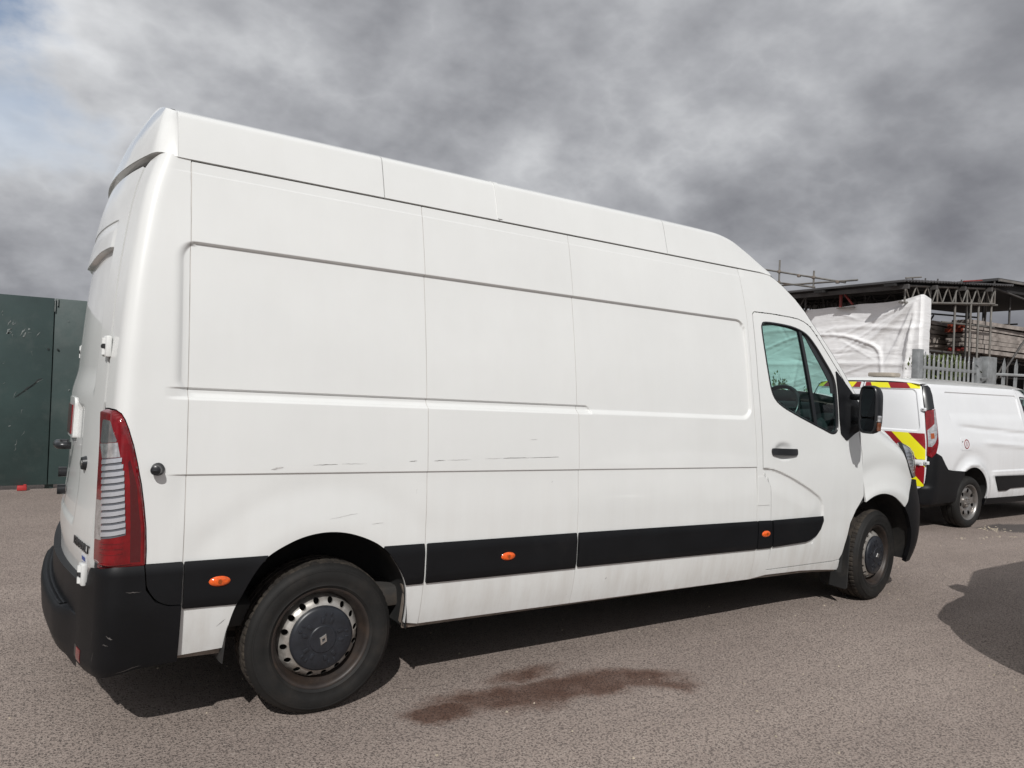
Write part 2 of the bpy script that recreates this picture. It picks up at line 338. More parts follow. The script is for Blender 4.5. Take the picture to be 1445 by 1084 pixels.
def tube(name, a, b, r, mat, parent=None, n=8, r2=None):
    a = np.array(a, float); b = np.array(b, float); d = b - a; L = np.linalg.norm(d); d /= L
    h = np.array([0, 0, 1.0]) if abs(d[2]) < 0.9 else np.array([1.0, 0, 0])
    u = np.cross(d, h); u /= np.linalg.norm(u); v = np.cross(d, u)
    r2 = r if r2 is None else r2; V = []; Fc = []
    for i in range(n):
        t = 2 * math.pi * i / n; k = u * math.cos(t) + v * math.sin(t)
        V.append(a + k * r); V.append(b + k * r2)
    for i in range(n):
        j = (i + 1) % n; Fc.append((2 * i, 2 * i + 1, 2 * j + 1, 2 * j))
    Fc.append([2 * i for i in range(n)]); Fc.append([2 * i + 1 for i in range(n)][::-1])
    o = mk(name, V, Fc, mat, parent); return autosm(o, 50)
def polytube(name, pts, r, mat, parent=None, n=8, closed=False):
    pts = [np.array(q, float) for q in pts]; V = []; Fc = []; m = len(pts)
    for i, q in enumerate(pts):
        a = pts[i - 1] if (i > 0 or closed) else q; b = pts[(i + 1) % m] if (i < m - 1 or closed) else q
        d = b - a; d /= max(np.linalg.norm(d), 1e-9)
        h = np.array([0, 0, 1.0]) if abs(d[2]) < 0.9 else np.array([1.0, 0, 0])
        u = np.cross(d, h); u /= np.linalg.norm(u); w = np.cross(d, u)
        rr = r[i] if hasattr(r, '__len__') else r
        for k in range(n):
            t = 2 * math.pi * k / n; V.append(q + (u * math.cos(t) + w * math.sin(t)) * rr)
    for i in range(m if closed else m - 1):
        i2 = (i + 1) % m
        for k in range(n):
            k2 = (k + 1) % n; Fc.append((i * n + k, i * n + k2, i2 * n + k2, i2 * n + k))
    if not closed: Fc.append(list(range(n))[::-1]); Fc.append([(m - 1) * n + k for k in range(n)])
    return mk(name, V, Fc, mat, parent, smooth=True)
def gridmesh(name, P, mat, parent=None, cu=False, cv=False, smooth=True, flip=False):
    P = np.asarray(P, float); n, m = P.shape[:2]; Fc = []
    for i in range(n if cu else n - 1):
        for j in range(m if cv else m - 1):
            a, b, c, d = i * m + j, ((i + 1) % n) * m + j, ((i + 1) % n) * m + (j + 1) % m, i * m + (j + 1) % m
            Fc.append((a, d, c, b) if flip else (a, b, c, d))
    return mk(name, P.reshape(-1, 3), Fc, mat, parent, smooth=smooth)
def lathe(name, prof, mat, parent=None, n=72, cap=False, smooth=True, deg=None):
    """profile of (r, y): turned about the Y axis"""
    t = np.linspace(0, 2 * np.pi, n, endpoint=False); pr = np.array(prof, float)
    P = np.stack([np.cos(t)[:, None] * pr[None, :, 0], np.broadcast_to(pr[None, :, 1], (n, len(pr))), np.sin(t)[:, None] * pr[None, :, 0]], -1)
    o = gridmesh(name, P, mat, parent, cu=True, smooth=smooth)
    if deg: autosm(o, deg)
    return o

def inside_pts(L, X, Y):
    c = np.zeros(X.shape, bool); n = len(L)
    for i in range(n):
        x1, y1 = L[i]; x2, y2 = L[(i + 1) % n]
        if y1 == y2: continue
        k = ((y1 > Y) != (y2 > Y)) & (X < (x2 - x1) * (Y - y1) / (y2 - y1) + x1); c ^= k
    return c
def clip_rect(poly, x0, x1, y0, y1):
    for ax, val, s in ((0, x0, 1), (0, x1, -1), (1, y0, 1), (1, y1, -1)):
        out = []; n = len(poly)
        for i in range(n):
            a = poly[i]; b = poly[(i + 1) % n]
            da = (a[ax] - val) * s; db = (b[ax] - val) * s
            if da >= 0: out.append(a)
            if (da > 0 and db < 0) or (da < 0 and db > 0):
                t = da / (da - db); out.append((a[0] + (b[0] - a[0]) * t, a[1] + (b[1] - a[1]) * t))
        poly = out
        if len(poly) < 3: return []
    return poly
def lines(lo, hi, step, feats=(), fstep=0.0025, fw=0.012):
    v = list(np.linspace(lo, hi, max(2, int(math.ceil((hi - lo) / step)) + 1)))
    for f in feats:
        f0, w = (f if isinstance(f, tuple) else (f, fw))
        v += list(np.arange(f0 - w, f0 + w + 1e-9, fstep))
    v = np.array(sorted(x for x in v if lo - 1e-9 <= x <= hi + 1e-9))
    keep = [v[0]]
    for x in v[1:]:
        if x - keep[-1] > 0.0012: keep.append(x)
    keep[-1] = hi if hi - keep[-1] < 0.0012 else keep[-1]
    if keep[-1] < hi: keep.append(hi)
    return np.array(keep)
def panel(name, loop, F, mat, parent, step=0.03, uf=(), vf=(), thick=0.014, outward=(0, -1, 0), us=None, vs=None, edge_mat=None):
    """A sheet-metal panel: the 2-D loop laid on the surface F, finely meshed, with a returned edge. outward: rough side of the normal."""
    L = [tuple(map(float, q)) for q in loop]
    A = np.array(L); lo = A.min(0); hi = A.max(0)
    us = lines(lo[0] - 1e-4, hi[0] + 1e-4, step, uf) if us is None else us
    vs = lines(lo[1] - 1e-4, hi[1] + 1e-4, step, vf) if vs is None else vs
    nu, nv = len(us), len(vs)
    U, Vv = np.meshgrid(us, vs, indexing='ij')
    ins = inside_pts(L, U, Vv)
    mark = np.zeros((nu - 1, nv - 1), bool)
    for i in range(len(L)):
        a = np.array(L[i]); b = np.array(L[(i + 1) % len(L)])
        k = max(2, int(np.abs(b - a).max() / 0.0006)); t = np.linspace(0, 1, k)
        q = a + (b - a) * t[:, None]
        iu = np.clip(np.searchsorted(us, q[:, 0], 'right') - 1, 0, nu - 2); iv = np.clip(np.searchsorted(vs, q[:, 1], 'right') - 1, 0, nv - 2)
        mark[iu, iv] = True
    verts = {}; uv = []; faces = []
    def vid(x, y):
        k = (round(x * 2e5), round(y * 2e5))
        if k not in verts: verts[k] = len(uv); uv.append((x, y))
        return verts[k]
    cn = np.stack([ins[:-1, :-1], ins[1:, :-1], ins[1:, 1:], ins[:-1, 1:]]); mark |= cn.any(0) & ~cn.all(0)
    full = cn.all(0) & ~mark
    for i, j in zip(*np.nonzero(full)):
        faces.append((vid(us[i], vs[j]), vid(us[i + 1], vs[j]), vid(us[i + 1], vs[j + 1]), vid(us[i], vs[j + 1])))
    for i, j in zip(*np.nonzero(mark)):
        c = clip_rect(L, us[i], us[i + 1], vs[j], vs[j + 1])
        if len(c) < 3: continue
        ids = []
        for x, y in c:
            k = vid(x, y)
            if not ids or (ids[-1] != k): ids.append(k)
        stack = [ids]
        while stack:
            q_ = stack.pop()
            while len(q_) > 1 and q_[0] == q_[-1]: q_ = q_[:-1]
            if len(q_) < 3: continue
            seen = {}; cut = None
            for n_, k in enumerate(q_):
                if k in seen: cut = (seen[k], n_); break
                seen[k] = n_
            if cut:
                stack.append(q_[cut[0]:cut[1]]); stack.append(q_[:cut[0]] + q_[cut[1]:]); continue
            ar = sum(uv[q_[q]][0] * uv[q_[(q + 1) % len(q_)]][1] - uv[q_[(q + 1) % len(q_)]][0] * uv[q_[q]][1] for q in range(len(q_)))
            if abs(ar) > 1e-9: faces.append(tuple(q_) if ar > 0 else tuple(q_[::-1]))
    uv = np.array(uv); e = 4e-4
    Pm = F(uv[:, 0], uv[:, 1])
    du = F(uv[:, 0] + e, uv[:, 1]) - F(uv[:, 0] - e, uv[:, 1]); dv = F(uv[:, 0], uv[:, 1] + e) - F(uv[:, 0], uv[:, 1] - e)
    N = np.cross(du, dv); N /= np.maximum(np.linalg.norm(N, axis=1, keepdims=True), 1e-12)
    if (N @ np.array(outward, float)).mean() < 0: N = -N; 
    f0 = faces[len(faces) // 2]
    g = np.cross(Pm[f0[1]] - Pm[f0[0]], Pm[f0[2]] - Pm[f0[0]])
    if g @ N[f0[0]] < 0: faces = [f[::-1] for f in faces]
    cnt = {}
    for f in faces:
        for q in range(len(f)):
            a, b = f[q], f[(q + 1) % len(f)]; cnt[(a, b)] = cnt.get((a, b), 0) + 1
    Vl = list(Pm); Nl = list(N); fl = list(faces)
    if thick > 0:
        for (a, b) in list(cnt):
            if (b, a) in cnt: continue
            ea = Pm[b] - Pm[a]; nn = N[a] + N[b]; w = np.cross(ea, nn); ln = np.linalg.norm(w)
            if ln < 1e-12: continue
            w /= ln; k = len(Vl)
            Vl += [Pm[a], Pm[b], Pm[b] - N[b] * thick, Pm[a] - N[a] * thick]; Nl += [w] * 4
            fl.append((k + 1, k, k + 3, k + 2))
    return mk(name, Vl, fl, mat, parent, normals=Nl)
def mirror(o, cy):
    """the same part on the far side of the vehicle"""
    c = o.copy(); COL.objects.link(c); c.scale = (1, -1, 1); c.location = (o.location.x, 2 * cy - o.location.y, o.location.z)
    for ch in o.children:
        k = ch.copy(); COL.objects.link(k); k.parent = c
    return c
def rounded(pts, r, n=5):
    """round the corners of a 2-D loop; r a number or one per corner"""
    out = []; m = len(pts)
    for i in range(m):
        p = np.array(pts[i], float); a = np.array(pts[i - 1], float); b = np.array(pts[(i + 1) % m], float)
        rr = r[i] if hasattr(r, '__len__') else r
        if rr <= 0: out.append(tuple(p)); continue
        da = (a - p); la = np.linalg.norm(da); db = (b - p); lb = np.linalg.norm(db)
        k = min(rr, la * 0.45, lb * 0.45); s = p + da / la * k; e = p + db / lb * k
        for t in np.linspace(0, 1, n): out.append(tuple((1 - t) ** 2 * s + 2 * t * (1 - t) * p + t * t * e))
    return out
def catmull(pts, n=6, closed=False):
    pts = [np.array(q, float) for q in pts]; out = []; m = len(pts)
    for i in range(m if closed else m - 1):
        if closed: p0, p1, p2, p3 = pts[i - 1], pts[i], pts[(i + 1) % m], pts[(i + 2) % m]
        else: p0, p1, p2, p3 = pts[max(i - 1, 0)], pts[i], pts[i + 1], pts[min(i + 2, m - 1)]
        for t in np.linspace(0, 1, n, endpoint=False):
            out.append(tuple(0.5 * ((2 * p1) + (-p0 + p2) * t + (2 * p0 - 5 * p1 + 4 * p2 - p3) * t * t + (-p0 + 3 * p1 - 3 * p2 + p3) * t ** 3)))
    if not closed: out.append(tuple(pts[-1]))
    return out
def smooth_tab(X, Y):
    X = np.array(X, float); Y = np.array(Y, float); d = np.gradient(Y, X)
    def f(x):
        x = np.clip(x, X[0], X[-1]); i = np.clip(np.searchsorted(X, x) - 1, 0, len(X) - 2)
        h = X[i + 1] - X[i]; t = (x - X[i]) / h
        return Y[i] * (1 + 2 * t) * (1 - t) ** 2 + h * d[i] * t * (1 - t) ** 2 + Y[i + 1] * t * t * (3 - 2 * t) + h * d[i + 1] * t * t * (t - 1)
    return f
def sst(x, a, b):
    t = np.clip((x - a) / (b - a), 0, 1); return t * t * (3 - 2 * t)

class Surf:
    """The outer skin of a van body. Side: S(x, h); round the back: R(s, h); round the nose: N(s, h). h is height above the ground in the body's own (raked) frame."""
    def __init__(s, yin, xf, xr, CY, y0, rake, AF, NF, AR, NR, rplan=None, smap=None):
        s.yin, s.xf, s.xr, s.CY, s.y0, s.rake, s.AF, s.NF, s.AR, s.NR = yin, xf, xr, CY, y0, rake, AF, NF, AR, NR
        th = np.linspace(0, 1, 3001) * np.pi / 2; W = CY - y0
        s.rdx = -AR * np.sin(th) ** (2 / NR); s.rdy = W * (1 - np.cos(th) ** (2 / NR)); s.rs = np.r_[0, np.cumsum(np.hypot(np.diff(s.rdx), np.diff(s.rdy)))]
        s.fdx = AF * np.sin(th) ** (2 / NF); s.fdy = W * (1 - np.cos(th) ** (2 / NF)); s.fs = np.r_[0, np.cumsum(np.hypot(np.diff(s.fdx), np.diff(s.fdy)))]
        s.smap = smap; s.rplan = rplan
        if rplan is not None:
            s.rdx, s.rdy = rplan; s.AR = -s.rdx[-1]; s.rs = np.r_[0, np.cumsum(np.hypot(np.diff(s.rdx), np.diff(s.rdy)))]
        s.RM = s.rs[-1] if smap is None else smap[0][-1]; s.FM = s.fs[-1]
    def _q(s, q):
        if s.smap is None: return q
        a, b = s.smap; return np.interp(q, a, b) + np.minimum(q - a[0], 0)
    def S(s, x, h, d=0.0):
        x = np.asarray(x, float); h = np.asarray(h, float); yi = s.yin(h) + s.y0; W = s.CY - yi
        u = np.clip((x - (s.xf(h) - s.AF)) / s.AF, 0, 0.9999); y = yi + W * (1 - (1 - u ** s.NF) ** (1 / s.NF))
        
        if s.rplan is not None: y = y + np.interp(s.xr(h) + s.AR - x, -s.rdx, s.rdy) * W / (s.CY - s.y0)
        else: v = np.clip(((s.xr(h) + s.AR) - x) / s.AR, 0, 0.9999); y = y + W * (1 - (1 - v ** s.NR) ** (1 / s.NR))
        return np.stack([x, y - d, h - s.rake * x], -1)
    def _wrap(s, q, h, dxs, dys, ss, x0, sg, d):
        q = np.asarray(q, float); h = np.asarray(h, float); yi = s.yin(h) + s.y0
        def at(q):
            c = np.clip(q, 0, ss[-1]); dx = np.interp(c, ss, dxs) + sg * np.minimum(q, 0); dy = np.interp(c, ss, dys)
            return dx, dy * (s.CY - yi) / (s.CY - s.y0)
        dx, dy = at(q); a = at(q + 0.004); b = at(q - 0.004)
        tx = a[0] - b[0]; ty = a[1] - b[1]; l = np.hypot(tx, ty); l = np.where(l < 1e-9, 1, l)
        nx, ny = (ty / l, -tx / l) if sg > 0 else (-ty / l, tx / l)
        x = x0(h) + dx + nx * d; y = yi + dy + ny * d
        return np.stack([x, y, h - s.rake * x], -1)
    def R(s, q, h, d=0.0):
        return s._wrap(s._q(np.asarray(q, float)), h, s.rdx, s.rdy, s.rs, lambda h: s.xr(h) + s.AR, -1, d)
    def N(s, q, h, d=0.0):
        return s._wrap(q, h, s.fdx, s.fdy, s.fs, lambda h: s.xf(h) - s.AF, 1, d)
    def rs_of(s, x, h):
        k = float(s.xr(np.array(h)) + s.AR) - x
        k = k if k <= 0 else float(np.interp(k, -s.rdx, s.rs))
        if s.smap is None: return k
        a, b = s.smap; return float(np.interp(k, b, a) + min(k - b[0], 0))
    def ns_of(s, x, h):
        k = x - float(s.xf(np.array(h)) - s.AF)
        return k if k <= 0 else float(np.interp(min(k, s.AF * 0.9999), s.fdx, s.fs))

# ------------------------------------------------------------------ ground
def build_ground():
    n = 60
    xs = np.concatenate([np.linspace(-400, -30, 8), np.linspace(-20, 40, 31), np.linspace(60, 400, 8)])
    ys = np.concatenate([np.linspace(-400, -30, 8), np.linspace(-20, 40, 31), np.linspace(60, 400, 8)])
    P = np.array([[(x, y, 0.0) for y in ys] for x in xs])
    o = gridmesh('ground', P, GROUNDM, smooth=False); o['kind'] = 'structure'
build_ground()

# ================================================================== the large white van
PZ = [.20, .30, .352, .45, .54, .70, .85, 1.07, 1.25, 1.40, 1.64, 1.85, 2.03, 2.20, 2.31, 2.42, 2.60]
PY = [.08, .062, .045, .020, .006, 0, 0, .004, .016, .03, .058, .090, .122, .156, .180, .206, .25]
FZ = [.15, .3, .45, .6, .75, .9, 1.0, 1.1, 1.2, 1.3, 1.5, 1.8, 2.1, 2.4, 2.7]
FX = [5.06, 5.14, 5.17, 5.17, 5.16, 5.11, 5.085, 5.085, 5.04, 4.83, 4.68, 4.5, 4.3, 4.1, 3.9]
RZ = [.2, .7, 1.1, 1.5, 2.0, 2.3, 2.45, 2.7]
RX = [-.985, -.985, -.975, -.96, -.915, -.86, -.81, -.68]
CY = 1.035
def rear_plan(W):
    """plan of the back: a tight corner, then gently bowed doors"""
    t = np.linspace(0, 1, 400)[:, None]; P = [np.array(q) for q in ((0, 0), (-.050, 0), (-.068, .016), (-.080, .075))]
    c = (1 - t) ** 3 * P[0] + 3 * t * (1 - t) ** 2 * P[1] + 3 * t * t * (1 - t) * P[2] + t ** 3 * P[3]
    y = np.linspace(.075, W, 800)[1:]; L = W - .075; u = (y - .075) / L
    return np.r_[c[:, 0], -.080 - .203 * L * (u - u * u / 2)], np.r_[c[:, 1], y]
SMAP = (np.array([-.2, 0, .05, .1, .15, .2, .25, .3, .34, .374, .42, .5, .6, .7, .85, 1.0, 1.2033]), np.array([-.373, -.173, -.122, -.072, -.025, .017, .052, .101, .168, .224, .295, .409, .536, .649, .797, .923, 1.0895]))
B = Surf(smooth_tab(PZ, PY), smooth_tab(FZ, FX), smooth_tab(RZ, RX), CY, 0.0, .0145, .77, 3.5, .35, 2.8, rear_plan(CY), SMAP)
van = root('large_van', (2.1, CY, 0), 'large white high-roof panel van with black rub strips parked on the asphalt', 'van')

ARCH = [(-.432, .30), (-.427, .361), (-.419, .448), (-.391, .547), (-.334, .661), (-.273, .737), (-.175, .793), (-.091, .82), (-.003, .828), (.088, .816), (.183, .782), (.252, .740), (.304, .683), (.353, .606), (.378, .538), (.389, .46), (.391, .40), (.391, .34)]
ARCH = catmull(ARCH, 4)
FARCH = [(3.80, .32), (3.825, .515), (3.868, .667), (3.925, .757), (4.017, .822), (4.13, .867), (4.248, .880), (4.371, .860), (4.47, .815), (4.545, .764), (4.615, .69), (4.665, .595), (4.70, .45), (4.71, .34)]
FARCH = catmull(FARCH, 4)

def rrect_sd(x, h, x0, x1, h0, h1, r):
    cx, cy = (x0 + x1) / 2, (h0 + h1) / 2
    qx = np.abs(x - cx) - (x1 - x0) / 2 + r; qy = np.abs(h - cy) - (h1 - h0) / 2 + r
    return np.minimum(np.maximum(qx, qy), 0) + np.hypot(np.maximum(qx, 0), np.maximum(qy, 0)) - r
def side_detail(x, h):
    """pressings of the van's side; metres outward"""
    d = np.zeros(np.broadcast(x, h).shape)
    sd = rrect_sd(x, h, -0.675, 2.797, 1.388, 2.043, 0.085)          # the big recessed field
    top = sst(h, 1.40, 1.47)
    wdt = 0.012 + (1 - top) * 0.020 + 0.05 * (1 - sst(x, -.66, -.58))
    d -= 0.016 * (1 - sst(sd, -wdt, 0.0))
    sd2 = rrect_sd(x, h, -1.5, 1.475, 1.30, 1.438, 0.045)             # second step along its foot
    d -= 0.011 * (1 - sst(sd2, -0.009, 0.0)) * sst(h, 1.386, 1.402)
    # crease at the waist: a small overhang fading out below
    k = sst(h, 0.86, 1.084) * (1 - sst(h, 1.084, 1.0905)) * (1 - sst(x, 2.86, 2.9)) * sst(x, -0.74, -0.60)
    d -= 0.0085 * k
    # flange line under the gutter
    d -= 0.003 * sst(h, 2.337, 2.342)
    # soft flare above the rear wheel
    r = np.hypot((x - (-0.02)), (h - 0.34) * 1.0)
    d += 0.008 * np.exp(-((r - 0.50) / 0.075) ** 2) * sst(h, 0.45, 0.85)
    d -= 0.004 * np.exp(-((r - 0.68) / 0.06) ** 2) * sst(h, 0.6, 0.85)
    return d
def Fside(x, h): return B.S(x, h, side_detail(x, h))
UF = [(2.79, .03), (2.745, .03), (-.66, .03), (1.46, .03)]
VF = [(2.035, .02), (1.43, .014), (1.395, .018), (1.085, .012), (2.34, .008)]
g = 0.0018
GUT = 2.388
def strip_between(x0, x1, low=0.353):
    return [(x0 + g, low), (x1 - g, low), (x1 - g, GUT), (x0 + g, GUT)]
# rear side panel with wheel arch cut
arch_up = [q for q in ARCH if q[1] > 0.352]
loop = [(-.605 + g, .352)] + arch_up + [(.467 - g, .352), (.467 - g, GUT), (-.605 + g, GUT)]
parts = []
parts.append(panel('side_panel', loop, Fside, PAINT, van, 0.025, UF, VF))
parts.append(panel('side_panel', strip_between(.467, 1.378), Fside, PAINT, van, 0.025, UF, VF))
sm4 = [(2.842, .353), (2.846, .552), (2.843, .741), (2.829, 1.176), (2.812, 1.633), (2.819, 2.097), (2.798, 2.348), (2.79, GUT)]
parts.append(panel('side_panel', [(1.378 + g, .353)] + [(a - g, b) for a, b in sm4] + [(1.378 + g, GUT)], Fside, PAINT, van, 0.025, UF, VF))

# door outline
door_rear = [(2.990, .403), (3.0, .56), (2.984, .735), (2.977, .90), (2.972, .955), (2.958, .982), (2.93, 1.010), (2.902, 1.034), (2.891, 1.055), (2.889, 1.10), (2.889, 1.222), (2.872, 1.636), (2.878, 2.06)]
door_top = [(2.882, 2.095), (2.90, 2.110), (3.071, 2.114), (3.276, 2.111), (3.36, 2.106), (3.42, 2.093), (3.47, 2.072), (3.511, 2.040), (3.570, 1.979), (3.671, 1.864), (3.796, 1.721), (3.917, 1.580)]
door_front = [(3.958, 1.47), (3.963, 1.306), (3.986, 1.177), (3.993, 1.085), (4.012, .93), (4.012, .862), (3.989, .832), (3.924, .765), (3.863, .675), (3.818, .52), (3.807, .455), (3.785, .415), (3.72, .407), (3.356, .405)]
WIN = [(2.962, 2.031), (3.006, 2.053), (3.197, 2.053), (3.335, 2.039), (3.444, 2.003), (3.533, 1.926), (3.607, 1.839), (3.684, 1.745), (3.712, 1.677), (3.718, 1.584), (3.716, 1.398), (3.695, 1.330), (3.636, 1.312), (3.547, 1.337), (3.39, 1.386), (3.252, 1.431), (3.118, 1.48), (3.041, 1.525), (3.0, 1.588), (2.979, 1.7), (2.962, 1.855), (2.954, 1.986)]
WIN = catmull(WIN, 4, True)
def shrink(loop, d):
    a = np.array(loop); n = len(a); out = []
    ar = sum(a[i][0] * a[(i + 1) % n][1] - a[(i + 1) % n][0] * a[i][1] for i in range(n)); s = 1 if ar > 0 else -1
    for i in range(n):
        t = a[(i + 1) % n] - a[i - 1]; t /= max(np.linalg.norm(t), 1e-9); out.append(tuple(a[i] + s * d * np.array([-t[1], t[0]])))
    return out
DOOR = door_rear + door_top + door_front
arcp = np.array(catmull([(2.80, 1.088), (2.898, 1.083), (3.018, 1.069), (3.203, 1.01), (3.437, .909), (3.519, .852), (3.545, .782), (3.534, .70), (3.45, .58)], 8))
def arc_sd(x, h):
    """signed distance to the door's curved crease: negative below and behind it"""
    x = np.asarray(x, float); h = np.asarray(h, float); best = np.full(np.broadcast(x, h).shape, 9.0); sg = np.ones_like(best)
    for i in range(len(arcp) - 1):
        a, b = arcp[i], arcp[i + 1]; ab = b - a; t = np.clip(((x - a[0]) * ab[0] + (h - a[1]) * ab[1]) / (ab @ ab), 0, 1)
        dx = x - a[0] - t * ab[0]; dy = h - a[1] - t * ab[1]; d = np.hypot(dx, dy)
        cr = ab[0] * dy - ab[1] * dx; k = d < best; best = np.where(k, d, best); sg = np.where(k, np.where(cr > 0, 1.0, -1.0), sg)
    return best * sg
def door_detail(x, h):
    sd = arc_sd(x, h)
    d = -0.012 * (1 - sst(sd, -0.012, 0.0)) * sst(h, 0.50, 0.80) 
    d += 0.010 * (1 - sst(sd, -0.16, -0.02)) * sst(h, 0.6, 0.8)
    # finger scoop behind the handle
    d -= 0.018 * np.exp(-(((x - 3.105) / 0.085) ** 2 + ((h - 1.19) / 0.05) ** 2) ** 2)
    # shoulder under the glass
    return d
def Fdoor(x, h): return B.S(x, h, door_detail(x, h))
din = shrink(DOOR, 0.0040)
k0 = int(np.argmin([np.hypot(q[0] - 2.882, q[1] - 2.095) for q in din])); w0 = int(np.argmin([np.hypot(q[0] - 2.954, q[1] - 1.986) for q in WIN]))
ar = lambda l: sum(l[i][0] * l[(i + 1) % len(l)][1] - l[(i + 1) % len(l)][0] * l[i][1] for i in range(len(l)))
W2 = WIN if ar(WIN) * ar(din) < 0 else WIN[::-1]
w0 = int(np.argmin([np.hypot(q[0] - 2.954, q[1] - 1.986) for q in W2]))
key = din[:k0 + 1] + [W2[(w0 + i) % len(W2)] for i in range(len(W2) + 1)] + din[k0:]
door = panel('cab_door', key, Fdoor, PAINT, van, 0.008, [], [], thick=0.03)
parts.append(door)
def ring(name, outer, inner, F, mat, parent, d_out, d_in, thick):
    """a frame between two loops of the same length"""
    o = np.array(outer); i = np.array(inner); mid = (o + i) / 2
    P = np.stack([F(o[:, 0], o[:, 1], d_out - thick), F(o[:, 0], o[:, 1], d_out), F(mid[:, 0], mid[:, 1], d_out + 0.003), F(i[:, 0], i[:, 1], d_in), F(i[:, 0], i[:, 1], d_in - thick)], 1)
    return autosm(gridmesh(name, P, mat, parent, cu=True), 50)
seal = ring('window_seal', shrink(WIN, -0.001), shrink(WIN, 0.017), B.S, PLASTIC2, door, 0.001, -0.006, 0.02)
pane = panel('window_pane', shrink(WIN, 0.012), lambda x, h: B.S(x, h, -0.010), GLASS, door, 0.06, thick=0)
bar = panel('window_divider', [(3.354, 2.035), (3.382, 2.03), (3.480, 1.36), (3.446, 1.365)], lambda x, h: B.S(x, h, -0.003), PLASTIC2, door, 0.05, thick=0.02)
frontblk = panel('window_border', [(3.41, 2.01), (3.46, 1.985), (3.55, 1.90), (3.62, 1.815), (3.69, 1.72), (3.712, 1.60), (3.66, 1.60), (3.655, 1.67), (3.57, 1.79), (3.47, 1.92)], lambda x, h: B.S(x, h, -0.008), PLASTIC2, door, 0.05, thick=0.006)
# B pillar, cant rail and A pillar in one pressing
apil = [(3.11, 2.386), (3.177, 2.358), (3.245, 2.321), (3.358, 2.243), (3.45, 2.162), (3.538, 2.066), (3.603, 1.996), (3.714, 1.878), (3.820, 1.757), (3.937, 1.614), (3.988, 1.538)]
dt_out = shrink(DOOR, -0.0036)
k1 = len(door_rear); nT = len(door_top)
upper = [(a + g, b) for a, b in sm4]
flap = [(2.845, 1.028), (2.893, 1.028), (2.945, .985), (2.962, .955), (2.968, .84), (2.848, .84)]
cab_loop = upper + [(3.0, GUT)] + apil + [(3.958, 1.50)] + dt_out[:k1 + nT][::-1] + [(2.989, .40)] + [(3.356, .401), (3.72, .403), (3.79, .410), (3.803, .335), (3.6, .352), (3.37, .366), (3.0, .369)]
parts.append(panel('cab_side_panel', cab_loop, lambda x, h: B.S(x, h, -0.003 * sst(h, 2.337, 2.342) * (1 - sst(x, 2.8, 2.83))), PAINT, van, 0.03, [], [(2.34, .008)]))
fl = panel('fuel_flap', rounded(flap, 0.006), lambda x, h: B.S(x, h, 0.003), PAINT, van, 0.03, thick=0.006)
parts.append(fl)
# sill step below the door and front arch return
# wing
wing = [(4.021, .825), (4.017, .862), (4.017, .93), (3.998, 1.085), (3.991, 1.177), (3.968, 1.306), (3.963, 1.47), (3.975, 1.512), (4.06, 1.462), (4.15, 1.415), (4.25, 1.372), (4.36, 1.330), (4.45, 1.298), (4.50, 1.282), (4.545, 1.262), (4.548, 1.204), (4.574, 1.139), (4.62, 1.067), (4.682, 1.000), (4.70, .978), (4.69, .955), (4.64, .90), (4.585, .83), (4.548, .768)] + [q for q in FARCH if 4.03 < q[0] < 4.545][::-1]
def wing_detail(x, h):
    r = np.hypot(x - 4.29, (h - 0.36)); 
    d = 0.016 * np.exp(-((r - 0.535) / 0.06) ** 2) * sst(h, 0.6, 0.8)
    d -= 0.010 * np.exp(-((r - 0.72) / 0.07) ** 2) * sst(h, 0.8, 1.0)
    # shoulder rolls over toward the bonnet
    top = np.interp(x, [3.97, 4.15, 4.36, 4.52, 4.6], [1.512, 1.415, 1.33, 1.268, 1.23])
    d -= 0.05 * np.clip((h - (top - 0.13)) / 0.13, 0, 1) ** 2
    return d
parts.append(panel('front_wing', wing, lambda x, h: B.S(x, h, wing_detail(x, h)), PAINT, van, 0.02, [], []))
# black wing/bumper
def nloop(l): return [(B.ns_of(a, b), b) for a, b in l]
bl = [(4.706, .976), (4.694, .952), (4.644, .897), (4.585, .827), (4.55, .765), (4.615, .69), (4.665, .595), (4.70, .45), (4.708, .36), (4.72, .315)]
nb = nloop(bl)
bump_loop = nb + [(B.FM - 0.001, .26), (B.FM - 0.001, .70), (B.FM - .35, .74), (B.FM - .62, .80), (nb[0][0] + 0.22, .93), (nb[0][0] + .10, .965)]
bmp = panel('front_bumper', bump_loop, lambda s, h: B.N(s, h, 0.004), PLASTIC, van, 0.03, outward=(0.6, -0.6, 0), thick=0.03)
parts.append(bmp)
hl = nloop([(4.551, 1.262), (4.553, 1.204), (4.579, 1.139), (4.625, 1.067), (4.687, 1.001), (4.712, .982)])
hl_loop = hl + [(hl[-1][0] + .12, .985), (hl[-1][0] + .30, 1.03), (hl[-1][0] + .33, 1.075), (hl[0][0] + .30, 1.15), (hl[0][0] + .14, 1.215)]
hlm = panel('headlight', hl_loop, lambda s, h: B.N(s, h, -0.010), CLEARLENS, van, 0.03, outward=(0.6, -0.6, 0), thick=0.02)
lens = panel('headlight_lens', shrink(hl_loop, 0.004), lambda s, h: B.N(s, h, 0.002), GLASSL, hlm, 0.04, outward=(0.6, -0.6, 0), thick=0.02)
rim_ = ring('headlight_surround', hl_loop, shrink(hl_loop, 0.010), B.N, PLASTIC2, hlm, -0.001, -0.004, 0.02)
